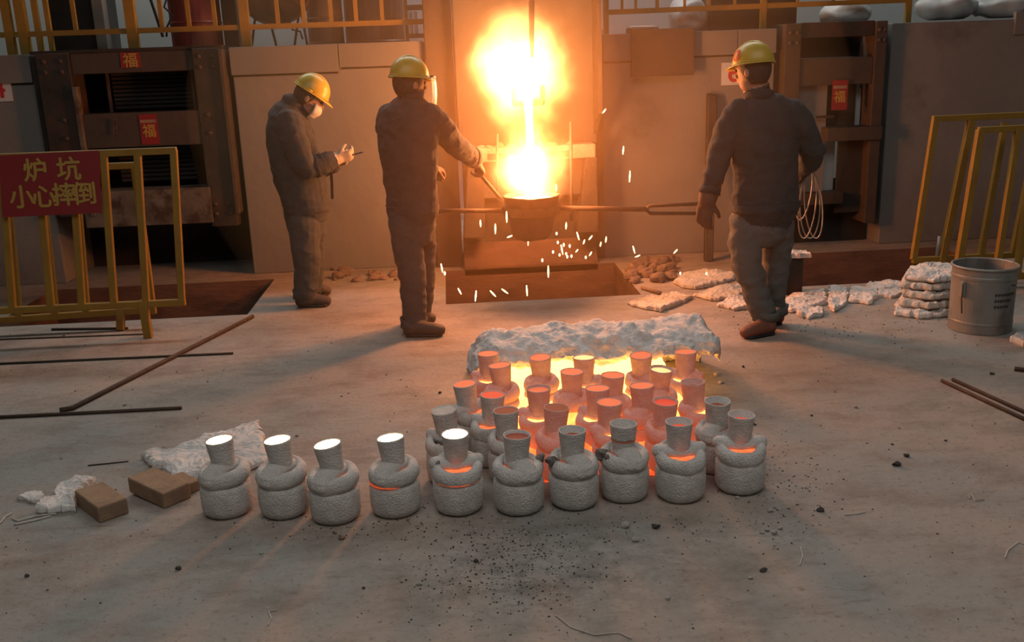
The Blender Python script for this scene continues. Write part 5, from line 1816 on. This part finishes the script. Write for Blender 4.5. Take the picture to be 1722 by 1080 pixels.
spark_mat = hot('spark', (1.0, 0.66, 0.28), 7)
SP = [(833, 385, 18, 2), (852, 365, 20, 1), (888, 403, 22, 1), (857, 398, 9, 70), (876, 395, 4, 0), (952, 380, 12, 3), (972, 397, 15, -15), (982, 407, 8, 20), (993, 400, 9, 40), (936, 393, 4, 0), (938, 408, 4, 0),
      (945, 420, 18, -10), (930, 424, 4, 0), (952, 427, 4, 0), (954, 432, 4, 0), (961, 431, 4, 0), (970, 422, 6, 40), (985, 433, 4, 0), (993, 427, 8, 30), (912, 438, 5, 0), (922, 457, 22, 1), (773, 490, 12, -25),
      (800, 498, 20, 8), (829, 494, 15, -40), (849, 490, 14, -50), (886, 489, 20, -2), (743, 451, 16, -8), (748, 460, 5, 0), (1066, 420, 14, -15), (1072, 431, 9, 70), (1136, 423, 9, 45), (1144, 460, 4, 0), (1188, 461, 5, 0),
      (935, 316, 12, 2), (1048, 253, 14, 5), (1059, 297, 20, 3), (1016, 187, 9, 40), (1019, 403, 10, 5), (1010, 411, 8, 10), (808, 376, 12, 0), (948, 412, 5, 0), (958, 414, 5, 0), (941, 429, 4, 0)]
for i, (x, y, ln, an) in enumerate(SP):
    Y = random.uniform(6.42, 7.05) if y < 440 else random.uniform(6.35, 6.6)
    Y = 7.2 if x > 1000 else Y
    p = at(x, y, Y)
    if p.z < 0.02 and not (CPX[0] < p.x < CPX[1]):
        p = gnd(x, y, 0.03)
    sc_ = Y / FPX
    a = radians(an)
    d = Vector((sin(a), 0, cos(a)))
    h = max(ln * 0.56 * sc_, 0.006)
    w = 0.0055 if ln > 5 else 0.0075
    solo('spark', loft([p - d * h * 0.8, p, p + d * h * 0.8], [w * 0.5, w, w * 0.6], None, 6), spark_mat, 'glowing spark flying around the pouring pit', 'spark', group='sparks at the pour')

# smoke about the pour, thin volume stretched forward to imitate lens glare
ms_, nts, bs = new_mat('smoke')
nts.nodes.remove(bs)
vsn = nts.nodes.new('ShaderNodeVolumeScatter')
vsn.inputs['Color'].default_value = (1.0, 0.60, 0.26, 1)
vsn.inputs['Density'].default_value = 0.045
vsn.inputs['Anisotropy'].default_value = 0.5
nts.links.new(vsn.outputs[0], [n for n in nts.nodes if n.type == 'OUTPUT_MATERIAL'][0].inputs['Volume'])
g = ellipsoid((0, 0, 0), (Vector((1, 0, 0)), Vector((0, 1, 0)), Vector((0, 0, 1))), 32, 20)
o = bpy.data.objects.new('smoke', make_mesh('smoke', g, ms_))
COL.objects.link(o)
o.location = (0.45, 6.25, 1.30)
o.scale = (2.0, 2.2, 1.75)
tag(o, 'thin orange smoke and glare veil around the pour', 'smoke', kind='stuff')
m2 = ms_.copy()
m2.name = 'dense_smoke'
m2.node_tree.nodes[vsn.name].inputs['Density'].default_value = 0.12
o = bpy.data.objects.new('smoke', make_mesh('smoke', g, m2))
COL.objects.link(o)
o.location = (0.52, 6.95, 1.45)
o.scale = (0.72, 0.62, 1.05)
tag(o, 'dense glowing smoke close around the spout flame', 'smoke', kind='stuff')
